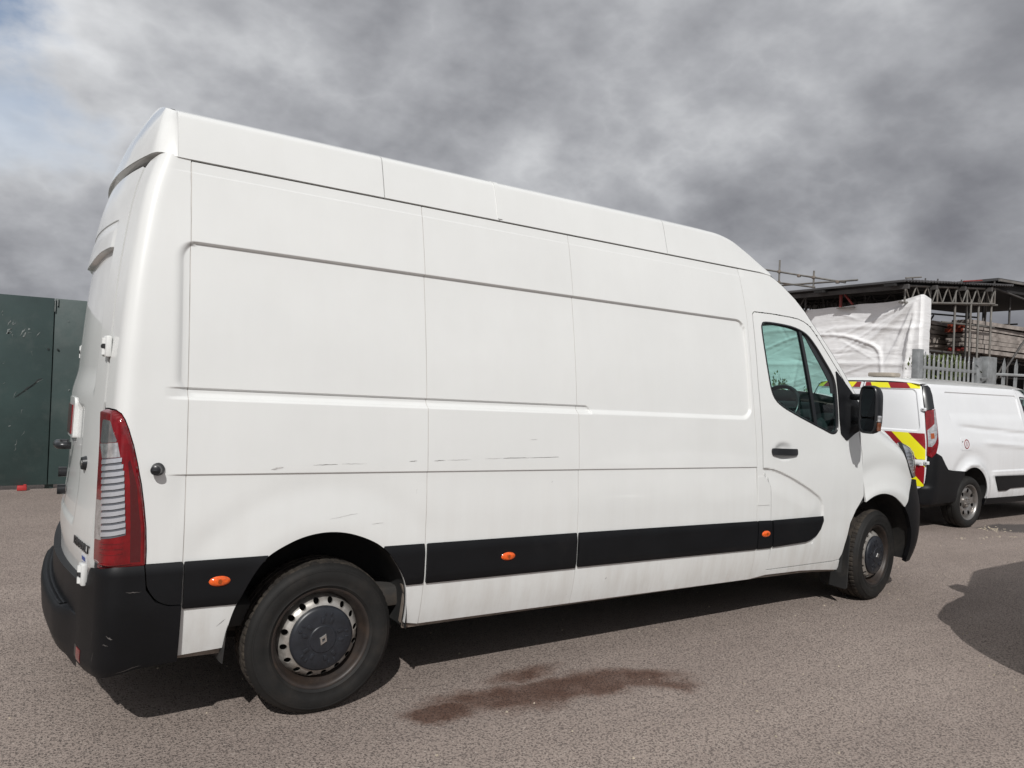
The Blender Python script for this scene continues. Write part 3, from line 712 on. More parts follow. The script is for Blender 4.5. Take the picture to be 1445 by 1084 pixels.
for k in range(7):
    hh = 1.02 + k * 0.027
    s0 = B.ns_of(float(np.interp(hh, [1.0, 1.067, 1.139, 1.204], [4.687, 4.625, 4.579, 4.553])), hh) + 0.016
    panel('reflector_rib', [(s0, hh), (s0 + 0.10, hh + .004), (s0 + 0.10, hh + .012), (s0, hh + .009)], lambda s, h: B.N(s, h, -0.004), RIB, hlm, 0.03, outward=(0.6, -0.6, 0), thick=0.012)
parts.append(hlm)
# nose between the headlights: upper panel, grille
grl = [(B.FM - .001, .71), (B.FM - .35, .75), (B.FM - .60, .81), (hl[-1][0] + .31, 1.02), (hl[0][0] + .34, 1.10), (B.FM - .001, 1.10)]
gb = panel('grille_backing', grl, lambda s, h: B.N(s, h, -0.02), PLASTIC2, van, 0.05, outward=(1, 0, 0)); parts.append(gb)
for k in range(5):
    hh = .78 + k * .062
    parts.append(panel('grille_slat', [(B.FM - .50 + k * .0, hh), (B.FM - .002, hh - .012), (B.FM - .002, hh + .012), (B.FM - .50, hh + .02)], lambda s, h: B.N(s, h, 0.002), PLASTIC2 if k < 4 else CHROME, van, 0.05, outward=(1, 0, 0)))

# quarter panel round the rear corner
def rl(x, h): return B.rs_of(x, h)
TAIL = [(.372, 1.322), (.34, 1.336), (.283, 1.334), (.255, 1.322), (.233, 1.300), (.210, 1.262), (.187, 1.206), (.165, 1.135), (.144, 1.054), (.128, .97), (.115, .884), (.108, .80), (.107, .742)]
GS = .374
q_front = [(rl(-.605 - g, h), h) for h in np.linspace(.742, 2.395, 14)]
qloop = q_front + [(rl(-.66, 2.405), 2.405), (rl(-.70, 2.408), 2.408), (.30, 2.400), (.352, 2.385), (.375, 2.36), (.382, 2.30), (.376, 2.0), (.366, 1.65), (.366, 1.339), (.34, 1.341), (.283, 1.339), (.252, 1.326), (.229, 1.302), (.206, 1.263), (.183, 1.207), (.161, 1.136), (.140, 1.055), (.124, .97), (.111, .884), (.104, .80), (.103, .742)]
def quarter_detail(s, h):
    x = B.R(s, h)[..., 0]; d = side_detail(np.where(x > -0.72, x, -0.72 ), h) * (x > -0.9)
    return d * sst(x, -0.70, -0.605)
parts.append(panel('quarter_panel', qloop, lambda s, h: B.R(s, h, quarter_detail(s, h)), PAINT, van, 0.014, [(.07, .08)], VF, outward=(-.4, -.8, 0), thick=0.02))
# tail lamp: red body, clear sections, silver ribs
tl_loop = TAIL + [(.338, .716), (.345, .84), (.355, 1.035), (.362, 1.225)]
def tl_d(s, h):
    sd = np.clip(np.minimum.reduce([(s - np.interp(h, [.74, .884, 1.054, 1.206, 1.3, 1.334], [.107, .115, .144, .187, .233, .29])), 1.336 - h, h - .735]), 0, 0.02)
    return 0.002 + 0.014 * np.sqrt(np.clip(1 - (1 - sd / 0.02) ** 2, 0, 1))
tl = panel('tail_lamp', tl_loop, lambda s, h: B.R(s, h, tl_d(s, h)), REDLENS, van, 0.012, [(.115, .01), (.14, .012), (.2, .015)], [(1.325, .012), (.745, .012)], outward=(-.6, -.6, 0), thick=0.03)
FR = lambda d: (lambda s, h: B.R(s, h, d))
panel('lens_window', rounded([(.345, 1.295), (.288, 1.295), (.250, 1.216), (.350, 1.201)], .012), FR(0.0172), GREYLENS, tl, 0.008, outward=(-.6, -.6, 0), thick=0.003)
panel('lens_window', [(.350, 1.199), (.250, 1.214), (.236, 1.160), (.328, 1.146)], FR(0.0174), CLEARLENS, tl, 0.008, outward=(-.6, -.6, 0), thick=0.003)
panel('rib_panel', [(.328, 1.144), (.236, 1.158), (.216, 1.091), (.192, .863), (.293, .841), (.308, .989)], FR(0.0168), RIBGAP, tl, 0.008, outward=(-.6, -.6, 0), thick=0.003)
panel('lens_window', [(.351, .982), (.312, .986), (.297, .837), (.345, .829)], FR(0.0172), CLEARLENS, tl, 0.008, outward=(-.6, -.6, 0), thick=0.003)
for k in range(12):
    h0 = .858 + k * .0248
    a = np.interp(h0, [.841, .989, 1.146], [.294, .307, .325]); b = np.interp(h0, [.863, 1.091, 1.158], [.194, .217, .236])
    panel('reflector_rib', [(a, h0 - .008), (b, h0 + .012), (b, h0 + .0275), (a, h0 + .0085)], FR(0.0205), RIB, tl, 0.008, outward=(-.6, -.6, 0), thick=0.004)
panel('dark_lens_edge', [(.128, .756), (.134, .884), (.163, 1.054), (.196, 1.15), (.203, 1.14), (.190, 1.06), (.176, .90), (.168, .756)], FR(0.0166), REDDARK, tl, 0.008, outward=(-.6, -.6, 0), thick=0.002)
for hh in (.752, .792, .812, .832):
    panel('lens_ridge', [(.30, hh - .008), (.165 if hh < .77 else .20, hh), (.165 if hh < .77 else .20, hh + .005), (.30, hh - .003)], FR(0.0195), REDLENS, tl, 0.008, outward=(-.6, -.6, 0), thick=0.003)
panel('lamp_side_seal', [(.366, 1.325), (.372, 1.31), (.366, 1.05), (.352, .72), (.342, .715), (.35, .84), (.359, 1.035)], FR(0.0), DARKGAP, tl, 0.008, outward=(-.6, -.6, 0), thick=0.01)
parts.append(tl)
# filler knob on the corner
kp = B.R(np.array(rl(-.711, 1.111)), np.array(1.111)); 
def knob():
    bm = bmesh.new()
    prof = [(0.0, -.046), (.014, -.046), (.0185, -.043), (.020, -.036), (.020, -.012), (.024, -.006), (.026, .002)]
    t = np.linspace(0, 2 * np.pi, 28, endpoint=False)
    P = np.array([[(r * math.cos(a), y, r * math.sin(a)) for r, y in prof] for a in t])
    o = gridmesh('lock_knob', P, PLASTIC2, van, cu=True); autosm(o, 40)
    o.location = tuple(kp); o.rotation_euler = (0, 0, -.30)
    bx = box('grip_bar', (0, -.048, 0), (.024, .006, .007), PLASTIC2, o, .001)
    return o
knob()

# rub strips
def strip_F(x, h):
    d = 0.016 - 0.010 * np.clip((h - .70) / .05, 0, 1) ** 2 - 0.008 * np.clip((.60 - h) / .05, 0, 1) ** 2
    return B.S(x, h, d)
def strip(loop, r=.006):
    o = panel('rub_strip', rounded(loop, r), strip_F, PLASTIC, van, 0.03, [], [(.725, .03), (.575, .03)], thick=0.018); parts.append(o); return o
Fs = [q for q in ARCH if q[0] < 0 and .548 < q[1] < .742]; Rs_ = [q for q in ARCH if q[0] > 0 and .555 < q[1] < .748]
s1 = strip([(-.600, .744), (-.272, .744)] + Fs[::-1] + [(-.394, .549), (-.600, .553)], [.004, 0] + [0] * len(Fs) + [0, .004])
s2 = strip([(.256, .748)] + Rs_ + [(.376, .556), (.460, .556), (.460, .748)], [0] + [0] * len(Rs_) + [0, .006, .006])
s3 = strip([(.475, .748), (1.371, .748), (1.371, .556), (.475, .556)])
s4 = strip([(1.385, .748), (2.838, .742), (2.841, .556), (1.385, .560)])
s5 = strip([(2.848, .742), (2.978, .740), (2.993, .557), (2.850, .556)])
s6 = strip([(2.992, .740), (3.53, .744), (3.528, .71), (3.50, .655), (3.458, .614), (3.40, .588), (3.346, .575), (3.006, .560)])
def lamp(x, h, d):
    t = np.linspace(0, 2 * np.pi, 33)[:-1]; rr = np.linspace(0, 1, 6); P = []
    for q in rr:
        hh = h + .021 * q * np.sin(t); xx = x + .042 * q * np.cos(t)
        P.append(B.S(xx, hh, d + 0.010 * np.sqrt(max(0, 1 - q ** 2.5))))
    o = gridmesh('side_marker_lamp', np.array(P), ORANGE, van, cv=True); 
    panel('bulb', [(x + .008 * math.cos(a), h + .010 * math.sin(a)) for a in np.linspace(0, 6.28, 12)[:-1]], lambda u, v: B.S(u, v, d + 0.0105), ORANGED, o, 0.02, thick=0.002)
    parts.append(o)
lamp(-.465, .655, .017); lamp(.93, .655, .017); lamp(2.922, .655, .017)
# lower edge: seam flange
fx = np.linspace(.395, 3.80, 80)
P = np.stack([B.S(fx, np.interp(fx, [.39, 3.0, 3.4, 3.8], [.354, .368, .366, .337]), -0.012), B.S(fx, np.interp(fx, [.39, 3.0, 3.4, 3.8], [.334, .348, .346, .322]), -0.012), B.S(fx, np.interp(fx, [.39, 3.0, 3.4, 3.8], [.334, .348, .346, .322]), -0.03), B.S(fx, np.interp(fx, [.39, 3.0, 3.4, 3.8], [.37, .38, .37, .35]), -0.03)], 1)
parts.append(autosm(gridmesh('sill_flange', P, RUST, van), 40))
parts.append(panel('tow_rail', [(-.60, .352), (-.43, .352), (-.43, .330), (-.60, .332)], lambda x, h: B.S(x, h, -0.02), RUST, van, .05, thick=.02))

# inner shell behind the seams (closes the load space)
shx = np.linspace(-.60, 2.87, 60); shh = np.linspace(.36, 2.42, 30)
P = np.array([[B.S(x, h, -0.034)[()] if not ((x > -.46 and x < .42) and h < .86) else B.S(x, max(h, .86), -0.034) for h in shh] for x in shx])
parts.append(gridmesh('inner_shell', P, FLANGE, van))
bx_ = [(2.868, .405), (2.868, 2.10)]
# seam backing strips (sealed joints)
for xs_, mat in ((-.605, FLANGE), (.467, FLANGE), (1.378, FLANGE)):
    parts.append(panel('seam_sealant', [(xs_ - .008, .36), (xs_ + .008, .36), (xs_ + .008, 2.385), (xs_ - .008, 2.385)], lambda x, h: B.S(x, h, side_detail(x, h) - 0.0025), FLANGE, van, .05, [], VF, thick=0))
parts.append(panel('seam_sealant', [(a + .008, b) for a, b in sm4] + [(a - .008, b) for a, b in sm4[::-1]], lambda x, h: B.S(x, h, side_detail(x, h) - 0.0025), FLANGE, van, .05, [], VF, thick=0))
# door surround rubber behind the gap
ds = shrink(DOOR, -0.02); di = shrink(DOOR, 0.03)
parts.append(ring('door_rubber', ds, di, B.S, DARKGAP, van, -0.020, -0.020, 0.05))

# wheel-arch liners
def liner(arch, cx):
    a = np.array([(x, h) for x, h in arch]); 
    rows = []
    for dy, sc in ((0.006, 1.004), (0.05, 1.02), (0.16, 1.02), (0.33, 1.0)):
        rows.append(np.stack([(a[:, 0] - cx) * sc + cx, B.S(a[:, 0], a[:, 1])[:, 1] * 0 + B.S(a[:, 0], np.maximum(a[:, 1], .5))[:, 1] + dy, (a[:, 1] - .3) * sc + .3 - .0145 * a[:, 0]], 1))
    c = rows[-1].mean(0); rows.append(np.tile(np.array([[cx, .36, .3]]), (len(a), 1)))
    o = gridmesh('wheel_arch_liner', np.array(rows), LINER, van); parts.append(o)
    return o
lo_ = liner(ARCH, 0.0); liner(FARCH, 4.27)
for k, a0 in enumerate((98, 110, 128)):       # ribs moulded in the liner
    r0 = math.radians(a0); pts = []
    cx, cz, rx, rz = -.02, .33, .405, .485
    tube('liner_rib', (cx + rx * math.cos(r0), .06, cz + rz * math.sin(r0)), (cx + rx * math.cos(r0), .26, cz + rz * math.sin(r0)), .008, LINER, lo_, 6)
# return of the rear arch (bare dirty metal)
parts.append(panel('arch_return', [(.393, .352), (.393, .50), (.375, .545), (.43, .53), (.445, .352)], lambda x, h: B.S(x, h, -0.045), RUST, van, .05, thick=.02))

for o in parts: mirror(o, CY)

# underbody
box('floor_pan', (1.9, CY, .46), (5.3, 1.78, .10), UNDER, van, .02)
box('chassis_rail', (1.9, .42, .40), (4.6, .09, .14), UNDER, van, .01); box('chassis_rail', (1.9, 1.65, .40), (4.6, .09, .14), UNDER, van, .01)
tube('rear_axle', (0, .25, .34), (0, 1.82, .34), .055, UNDER, van, 14)
box('spring', (0.05, .38, .35), (1.1, .07, .05), UNDER, van, .01); box('spring', (0.05, 1.69, .35), (1.1, .07, .05), UNDER, van, .01)
box('fuel_tank', (2.2, .7, .36), (1.1, .6, .2), UNDER, van, .05)
tube('exhaust_pipe', (.6, .9, .33), (3.2, .95, .33), .035, UNDER, van, 10)
box('engine_tray', (4.45, CY, .30), (1.1, 1.35, .14), UNDER, van, .04)

# ------------------------------------------------------------------ roof
RIMX = [-.70, 0, 1, 2.09, 2.351, 2.546, 2.66, 2.724, 2.80, 2.876, 2.95, 3.027, 3.10, 3.135]
RIMH = [2.619, 2.621, 2.623, 2.627, 2.627, 2.625, 2.621, 2.612, 2.594, 2.562, 2.523, 2.475, 2.432, 2.412]
RIMY = [.305, .305, .305, .305, .305, .303, .299, .295, .29, .284, .272, .256, .240, .232]
rimh = smooth_tab(RIMX, RIMH); rimy = smooth_tab(RIMX, RIMY)
def band(x, w):
    """roof side from gutter (w=0) to rim (w=1)"""
    x = np.asarray(x, float); w = np.asarray(w, float)
    gh = np.full_like(x, 2.396) - 0.010 * sst(x, 3.0, 3.13); gy = B.yin(gh) - .004
    ry = rimy(x); rh = rimh(x); sl = 0.33 + 0.5 * sst(x, 2.6, 3.1)
    # flat leaning side up to a tight shoulder
    f = np.minimum(w / .72, 1); k = np.clip((w - .72) / .28, 0, 1)
    ay = gy + (ry - gy) * .50; ah = gh + (rh - gh) * .84; my = gy + (ry - gy) * .60; mh = rh - sl * (ry - my) * .6
    y = np.where(w < .72, gy + (ay - gy) * f, (1 - k) ** 2 * ay + 2 * k * (1 - k) * my + k * k * ry); h = np.where(w < .72, gh + (ah - gh) * (f + .02 * np.sin(np.pi * f)), (1 - k) ** 2 * ah + 2 * k * (1 - k) * mh + k * k * rh)
    return np.stack([x, y, h - .0145 * x], -1)
seams = [-.655, .268, .925, 2.15, 3.128]
roofp = []
for k in range(4):
    a, b = seams[k] + g * 1.2, seams[k + 1] - g * 1.2
    o = panel('roof_side_panel', [(a, 0.0), (b, 0.0), (b, 1.0), (a, 1.0)], band, PAINT, van, us=np.linspace(a, b, 40), vs=np.linspace(0, 1, 30), thick=0.012)
    roofp.append(o)
o = panel('roof_joint_cover', [(.925 - .012, 0.02), (.925 + .016, 0.02), (.925 + .016, 1.0), (.925 - .012, 1.0)], lambda x, w: band(x, w) + np.stack([0 * x, 0 * x - .004, 0 * x + .002], -1), PAINT, van, us=np.linspace(.913, .941, 4), vs=np.linspace(0, 1, 16), thick=0.008); roofp.append(o)
# dark gutter line under the roof shell
gx = np.linspace(-.62, 3.10, 60)
P = np.stack([B.S(gx, gx * 0 + 2.384, -.006), B.S(gx, gx * 0 + 2.398, -.010), B.S(gx, gx * 0 + 2.41, -.03)], 1)
roofp.append(gridmesh('roof_gutter', P, DARKGAP, van))
# seam backings
P = np.array([[band(np.array(x), np.array(w)) + np.array([0, .012, -.004]) for w in np.linspace(0, 1, 12)] for x in np.linspace(-.65, 3.12, 60)])
roofp.append(gridmesh('roof_inner_shell', P, FLANGE, van))
# crown: from rim to rim, turning into the windscreen
ED = [(x, float(rimy(x)), float(rimh(x))) for x in np.linspace(-.657, 3.11, 46)]
apil3 = [(x, float(B.S(x, h)[1]), h) for x, h in apil[1:]]
EDGE = [(x, y, h, min(90, 0 + 70 * float(sst(np.array(x), 2.3, 3.3))), .13 + .03 * float(sst(np.array(x), 2.4, 3.1))) for x, y, h in ED] 
EDGE += [(x, y, h, 70 + 0 * i, .16 + .012 * i) for i, (x, y, h) in enumerate(apil3)]
def loft(name, E, mat, n=33, dd=0.0, p=2.2):
    rows = []
    v = np.linspace(0, 1, n)
    for x, y, h, th, bb in E:
        t = math.radians(th); bl = bb * (1 - np.abs(2 * v - 1) ** p)
        yy = y + (2 * CY - 2 * y) * v
        xx = x + math.sin(t) * (bl + dd); hh = h + math.cos(t) * (bl + dd)
        rows.append(np.stack([xx, yy, hh - .0145 * x], 1))
    return gridmesh(name, np.array(rows), mat, van)
NW = len(ED) + 1
loft('roof_crown', EDGE[:NW], PAINT)
ws = loft('windscreen', EDGE[NW - 1:], GLASS)
for o in roofp: mirror(o, CY)
# black band along the screen edge
for sgn in (0, 1):
    rows = []
    for x, y, h, th, bb in EDGE[NW - 1:]:
        t = math.radians(th); r = []
        for v in (0.0, 0.012, 0.03):
            v2 = v if sgn == 0 else 1 - v; bl = bb * (1 - abs(2 * v2 - 1) ** 2.2) + .003
            r.append((x + math.sin(t) * bl, y + (2 * CY - 2 * y) * v2, h + math.cos(t) * bl - .0145 * x))
        rows.append(r)
    gridmesh('screen_border', np.array(rows), PLASTIC2, ws)
# rear cap: overhanging lip above the doors
s_a = rl(-.660, 2.404)
def cap(s, w):
    s = np.asarray(s, float); w = np.asarray(w, float)
    t = np.clip((s - s_a) / (B.RM - s_a), 0, 1); k = sst(t, 0.0, 0.10)
    Pb = B.R(s, s * 0 + 2.404, -.004 + 0.020 * sst(t, .03, .14)); y0 = Pb[..., 1]; x0 = Pb[..., 0]; h0 = 2.396 + 0.014 * sst(t, .0, .09)
    ty = .305 + (CY - .305) * np.clip((t - .02) / .98, 0, 1); tx = -.660 - .03 * sst(t, .02, .12)
    th = 2.619 + .13 * (1 - np.abs(1 - (ty - .305) / (CY - .305)) ** 2.2)
    bd = band(np.full_like(s, -.658), w)
    cx_ = x0 + (tx - x0) * .42; cy_ = y0 + (ty - y0) * .42; ch = h0 + (th - h0) * .66
    b0, b1, b2 = (1 - w) ** 2, 2 * w * (1 - w), w * w
    x = b0 * x0 + b1 * cx_ + b2 * tx; y = b0 * y0 + b1 * cy_ + b2 * ty; h = b0 * h0 + b1 * ch + b2 * th
    full = np.stack([x, y, h - .0145 * x], -1); kk = k[..., None]
    return bd * (1 - kk) + full * kk
cp = panel('rear_roof_cap', [(s_a, 0), (B.RM, 0), (B.RM, 1), (s_a, 1)], cap, PAINT, van, us=np.linspace(s_a, B.RM, 60), vs=np.linspace(0, 1, 18), outward=(-.5, -.4, .6), thick=0.03)
mirror(cp, CY)
# under the lip
ss_ = np.linspace(s_a, B.RM, 40)
P = np.stack([cap(ss_, ss_ * 0) + np.array([0, .002, -.001]), B.R(ss_, ss_ * 0 + 2.405, -.05)], 1)
lo2 = gridmesh('cap_underside', P, PAINT, van); mirror(lo2, CY)

# ------------------------------------------------------------------ rear doors
def rdoor_detail(s, h):
    d = np.zeros(np.broadcast(s, h).shape)
    lip = 2.020 - .03 * sst(s, .6, 1.1)
    ins_ = sst(s, .49, .53)
    d -= 0.020 * ins_ * (1 - sst(h, lip - .008, lip)) * sst(h, 1.36, 1.50)
    d += 0.006 * ins_ * sst(h, lip - .004, lip) * (1 - sst(h, lip + .02, lip + .16))
    d -= 0.005 * ins_ * (1 - sst(h, 2.137, 2.145)) * sst(h, 2.09, 2.137)
    d -= 0.010 * sst(s, .62, .70) * sst(h, .80, .84) * (1 - sst(h, 1.30, 1.34))
    d += 0.010 * sst(h, .64, .75) * (1 - sst(h, .80, 1.0)) 
    return d
rd_loop = rounded([(.384, .700), (.394, 1.30), (.382, 1.36), (.382, 1.65), (.393, 2.0), (.399, 2.30), (.394, 2.372), (B.RM - .003, 2.372), (B.RM - .003, .61), (.395, .63)], [.01, 0, 0, 0, 0, 0, .02, .003, .003, .02])
rd = panel('rear_door', rd_loop, lambda s, h: B.R(s, h, rdoor_detail(s, h)), PAINT, van, 0.022, [(.51, .03), (.66, .04)], [(2.0, .03), (2.137, .01), (1.32, .03), (.82, .03)], outward=(-1, -.2, 0), thick=0.025)
rd2 = mirror(rd, CY)
ps = np.linspace(.37, B.RM, 30); hs = np.linspace(.58, 2.40, 20)
P = np.array([[B.R(np.array(a), np.array(h), -.03) for h in hs] for a in ps]); rbk = gridmesh('rear_door_inner', P, DARKGAP, van); mirror(rbk, CY)
seal_ = panel('door_gap_seal', [(.360, .70), (.372, 1.33), (.358, 1.36), (.358, 1.65), (.368, 2.0), (.374, 2.30), (.366, 2.372), (.402, 2.372), (.407, 2.30), (.401, 2.0), (.390, 1.65), (.390, 1.36), (.400, 1.30), (.392, .70)], lambda s, h: B.R(s, h, -.007), DARKGAP, van, .02, outward=(-1, -.2, 0), thick=0); mirror(seal_, CY)
def hinge(s, h, parent=van):
    c = B.R(np.array(s), np.array(h), .012 if h > 1 else .036); a = B.R(np.array(s - .02), np.array(h)); b = B.R(np.array(s + .02), np.array(h)); t = b - a
    ang = math.atan2(t[1], t[0]); R3 = Matrix.Rotation(ang, 3, 'Z')
    o = box('door_hinge', tuple(c), (.062, .022, .086), PAINT, parent, .007, R3)
    nrm = np.array([-t[1], t[0], 0]); nrm /= np.linalg.norm(nrm); nrm = nrm if nrm[0] < 0 else -nrm
    for dz in (-.022, .022): 
        tube('hinge_pin', tuple(c + nrm * .009 + np.array([0, 0, dz - .012])), tuple(c + nrm * .009 + np.array([0, 0, dz + .012])), .011, PAINT, o, 10)
    box('hinge_slot', tuple(c + nrm * .010), (.036, .010, .018), DARKGAP, o, .001, R3)
    tg = t / np.linalg.norm(t); tube('hinge_bolt', tuple(c + tg * .016 + nrm * .010), tuple(c + tg * .016 + nrm * .017), .007, DARKGAP, o, 10)
    return o
for h in (1.585, .682, 2.22):
    if h < 2: mirror(hinge(.376, h), CY)
# lock, handle, plate lamp housing
lk_c = B.R(np.array(.545), np.array(1.095), .004)
def on_rear(s, h, d=0.0): return B.R(np.array(s), np.array(h), d)
tube('door_lock', tuple(on_rear(.545, 1.092, -.01)), tuple(on_rear(.545, 1.092, .016)), .034, PLASTIC2, van, 20, .026)
tube('lock_barrel', tuple(on_rear(.545, 1.092, .0165)), tuple(on_rear(.545, 1.092, .020)), .013, CHROME, van, 14)
hp = [on_rear(B.RM - .20, 1.125, .0), on_rear(B.RM - .19, 1.125, .045), on_rear(B.RM - .10, 1.125, .052), on_rear(B.RM - .01, 1.125, .045), on_rear(B.RM - .005, 1.125, .0)]
polytube('door_handle', catmull(hp, 5), .017, PLASTIC2, van, 10)
hs_ = panel('plate_lamp_housing', rounded([(.86, 1.335), (.862, 1.17), (B.RM - .02, 1.17), (B.RM - .02, 1.355), (.90, 1.355)], .012), lambda s, h: B.R(s, h, .008), PAINT, van, .03, outward=(-1, 0, 0), thick=.03)
panel('red_lamp', [(.93, 1.32), (.93, 1.185), (B.RM - .03, 1.185), (B.RM - .03, 1.32)], lambda s, h: B.R(s, h, .013), REDLENS, hs_, .05, outward=(-1, 0, 0), thick=.01)
for dz in (.985, .90):
    tube('door_stop', tuple(on_rear(B.RM - .02, dz, 0)), tuple(on_rear(B.RM - .02, dz, .035)), .024, PLASTIC2, van, 14)
# lettering badge and sticker
def text_mesh(name, s, size, ext, mat, parent, place):
    cu = bpy.data.curves.new(name, 'FONT'); cu.body = s; cu.size = size; cu.extrude = ext; cu.space_character = 1.05
    tmp = bpy.data.objects.new(name, cu); COL.objects.link(tmp); bpy.context.view_layer.update()
    dg = bpy.context.evaluated_depsgraph_get(); me = bpy.data.meshes.new_from_object(tmp.evaluated_get(dg)); bpy.data.objects.remove(tmp)
    n = len(me.vertices); co = np.empty(n * 3); me.vertices.foreach_get('co', co); co = co.reshape(-1, 3)
    co = place(co); me.vertices.foreach_set('co', co.ravel()); me.materials.clear(); me.materials.append(mat); me.update()
    return link(name, me, mat, parent)
text_mesh('badge_lettering', 'RENAULT', .046, .002, PLASTIC2, van, lambda c: B.R(.585 - c[:, 0] * .95, .750 + c[:, 1] * 1.05, .014 + c[:, 2]))
stk = panel('sticker', [(.425, .655), (.475, .655), (.475, .735), (.425, .735)], lambda s, h: B.R(s, h, rdoor_detail(s, h) + .0012), STICKW, van, .03, outward=(-1, 0, 0), thick=.001)
for k in range(3):
    panel('sticker_print', [(.432, .662 + k * .024), (.468, .662 + k * .024), (.468, .678 + k * .024), (.432, .678 + k * .024)], lambda s, h: B.R(s, h, rdoor_detail(s, h) + .0030), STICKB, stk, .03, outward=(-1, 0, 0), thick=.0005)

# ------------------------------------------------------------------ rear bumper
def bsurf(s, h, d=0.0):
    base = 0.020 + 0.015 * sst(s, .25, .40)
    base = base - .016 * np.clip((h - .70) / .05, 0, 1) ** 2 - .02 * np.clip((.34 - h) / .06, 0, 1) ** 2
    return B.R(s, h, base + d)
f0 = rl(-.607, .6)
trim = rounded([(rl(-.742, .742), .742), (f0, .742), (f0, .575), (rl(-.66, .58), .578), (rl(-.70, .60), .60), (rl(-.733, .65), .65)], [.004, .004, .004, .02, .03, .02])
tr_ = panel('bumper_trim', trim, lambda s, h: bsurf(s, h, -.001), PLASTIC, van, .02, [], [(.72, .03)], outward=(-.4, -.8, 0), thick=.02); mirror(tr_, CY)
corner = [(f0, .57), (rl(-.655, .58), .573), (rl(-.703, .60), .594), (rl(-.738, .65), .645), (rl(-.747, .742), .742), (.20, .745), (.335, .720), (.352, .655), (.41, .640), (.425, .60), (.432, .46), (.44, .36), (.45, .300), (.38, .283), (.28, .287), (.2, .305), (.1, .325), (f0, .333)]
cn = panel('bumper_corner', corner, bsurf, PLASTIC, van, .018, [], [(.72, .03), (.32, .03)], outward=(-.4, -.8, 0), thick=.03); 
panel('red_reflector', [(.405, .318), (.372, .315), (.370, .372), (.403, .375)], lambda s, h: bsurf(s, h, .002), REDLENS, cn, .02, outward=(-.6, -.6, 0), thick=.004)
panel('reflector_recess', [(.425, .312), (.402, .312), (.400, .380), (.423, .380)], lambda s, h: bsurf(s, h, .001), PLASTIC2, cn, .02, outward=(-.6, -.6, 0), thick=.004)
mirror(cn, CY)
bk = panel('bumper_back', [(.425, .638), (B.RM, .615), (B.RM, .48), (.43, .48)], lambda s, h: bsurf(s, h, -.004), PLASTIC, van, .04, outward=(-1, 0, 0), thick=.03); mirror(bk, CY)
sv = np.linspace(.40, B.RM, 30); q = sst(sv, .40, .62)
def stp(h, d): return np.array([B.R(np.array(a), np.array(h), .034 + d * w) for a, w in zip(sv, q)])
P = np.stack([stp(.50, -.02), stp(.498, .030), stp(.488, .042), stp(.46, .046), stp(.36, .040), stp(.30, .02), stp(.285, .0), stp(.29, -.04)], 1)
st_ = autosm(gridmesh('bumper_step', P, PLASTIC, van), 45); mirror(st_, CY)
for k in range(2):
    P = np.stack([stp(.5015, -.006 + k * .018), stp(.5035, .003 + k * .018), stp(.5035, .009 + k * .018), stp(.5015, .012 + k * .018)], 1); r_ = gridmesh('step_tread', P[6:], PLASTIC, st_); c = r_.copy(); COL.objects.link(c); c.parent = [o for o in van.children if o.name.startswith('bumper_step')][-1]

# ------------------------------------------------------------------ bonnet and cowl
bed = [(3.985, 1.535), (4.06, 1.467), (4.15, 1.420), (4.25, 1.377), (4.36, 1.335), (4.45, 1.303), (4.50, 1.287), (4.548, 1.268)]
E2 = []
for i, (x, h) in enumerate(bed):
    y = float(B.S(x, h, wing_detail(np.array(x), np.array(h)))[1]); f = i / (len(bed) - 1)
    E2.append((x, y + .004, h, 62 - 10 * f, .20 + .16 * f))
E2.append((4.66, .30, 1.17, 58, .36)); E2.append((4.80, .42, 1.11, 62, .24))
loft('bonnet', E2, PAINT, p=2.4)
box('scuttle', (4.16, CY, 1.40), (.16, 1.5, .06), PLASTIC2, van, .02)
box('bonnet_floor', (4.5, CY, .85), (.7, 1.6, .5), UNDER, van, .05)

# ------------------------------------------------------------------ cab interior
box('bulkhead', (2.92, CY, 1.30), (.03, 1.62, 1.60), INTER, van, .01)
box('cab_floor', (3.6, CY, .56), (1.5, 1.8, .06), INTER, van, .01)
def extr(name, prof, y0, y1, mat, parent=van, deg=40):
    V = [(x, y0, z) for x, z in prof] + [(x, y1, z) for x, z in prof]; n = len(prof)
    Fc = [(i, (i + 1) % n, n + (i + 1) % n, n + i) for i in range(n)] + [list(range(n))[::-1], list(range(n, 2 * n))]
    bm = bmesh.new(); me = bpy.data.meshes.new('t'); me.from_pydata(V, [], Fc); bm.from_mesh(me); bpy.data.meshes.remove(me)
    return autosm(bmobj(name, bm, mat, parent), deg)
extr('dashboard', catmull([(3.98, .70), (3.82, .75), (3.78, .95), (3.74, 1.16), (3.76, 1.32), (3.84, 1.39), (4.0, 1.40), (4.16, 1.37), (4.22, 1.0)], 4, True), .14, 1.93, INTER)
extr('instrument_hood', catmull([(3.78, 1.35), (3.77, 1.43), (3.83, 1.475), (3.95, 1.46), (4.05, 1.38)], 4, True), .30, .74, INTER)
sw = lathe('steering_wheel', [(.19 + .016 * math.cos(a), .016 * math.sin(a)) for a in np.linspace(0, 2 * np.pi, 11)], PLASTIC2, van, 40)
sw.location = (3.62, .50, 1.42); sw.rotation_euler = (math.radians(0), math.radians(0), 0)
sw.rotation_euler = Matrix.Rotation(math.radians(-90), 3, 'Z').to_euler(); sw.rotation_euler = (Matrix.Rotation(math.radians(28), 3, "Y") @ Matrix.Rotation(math.radians(90), 3, 'Z')).to_euler()
hb = box('wheel_hub', (0, 0, 0), (.13, .05, .11), PLASTIC2, sw, .02)
for a in (0, 180, 270):
    t = math.radians(a); tube('wheel_spoke', (.05 * math.cos(t), 0, .05 * math.sin(t)), (.185 * math.cos(t), 0, .185 * math.sin(t)), .017, PLASTIC2, sw, 8)
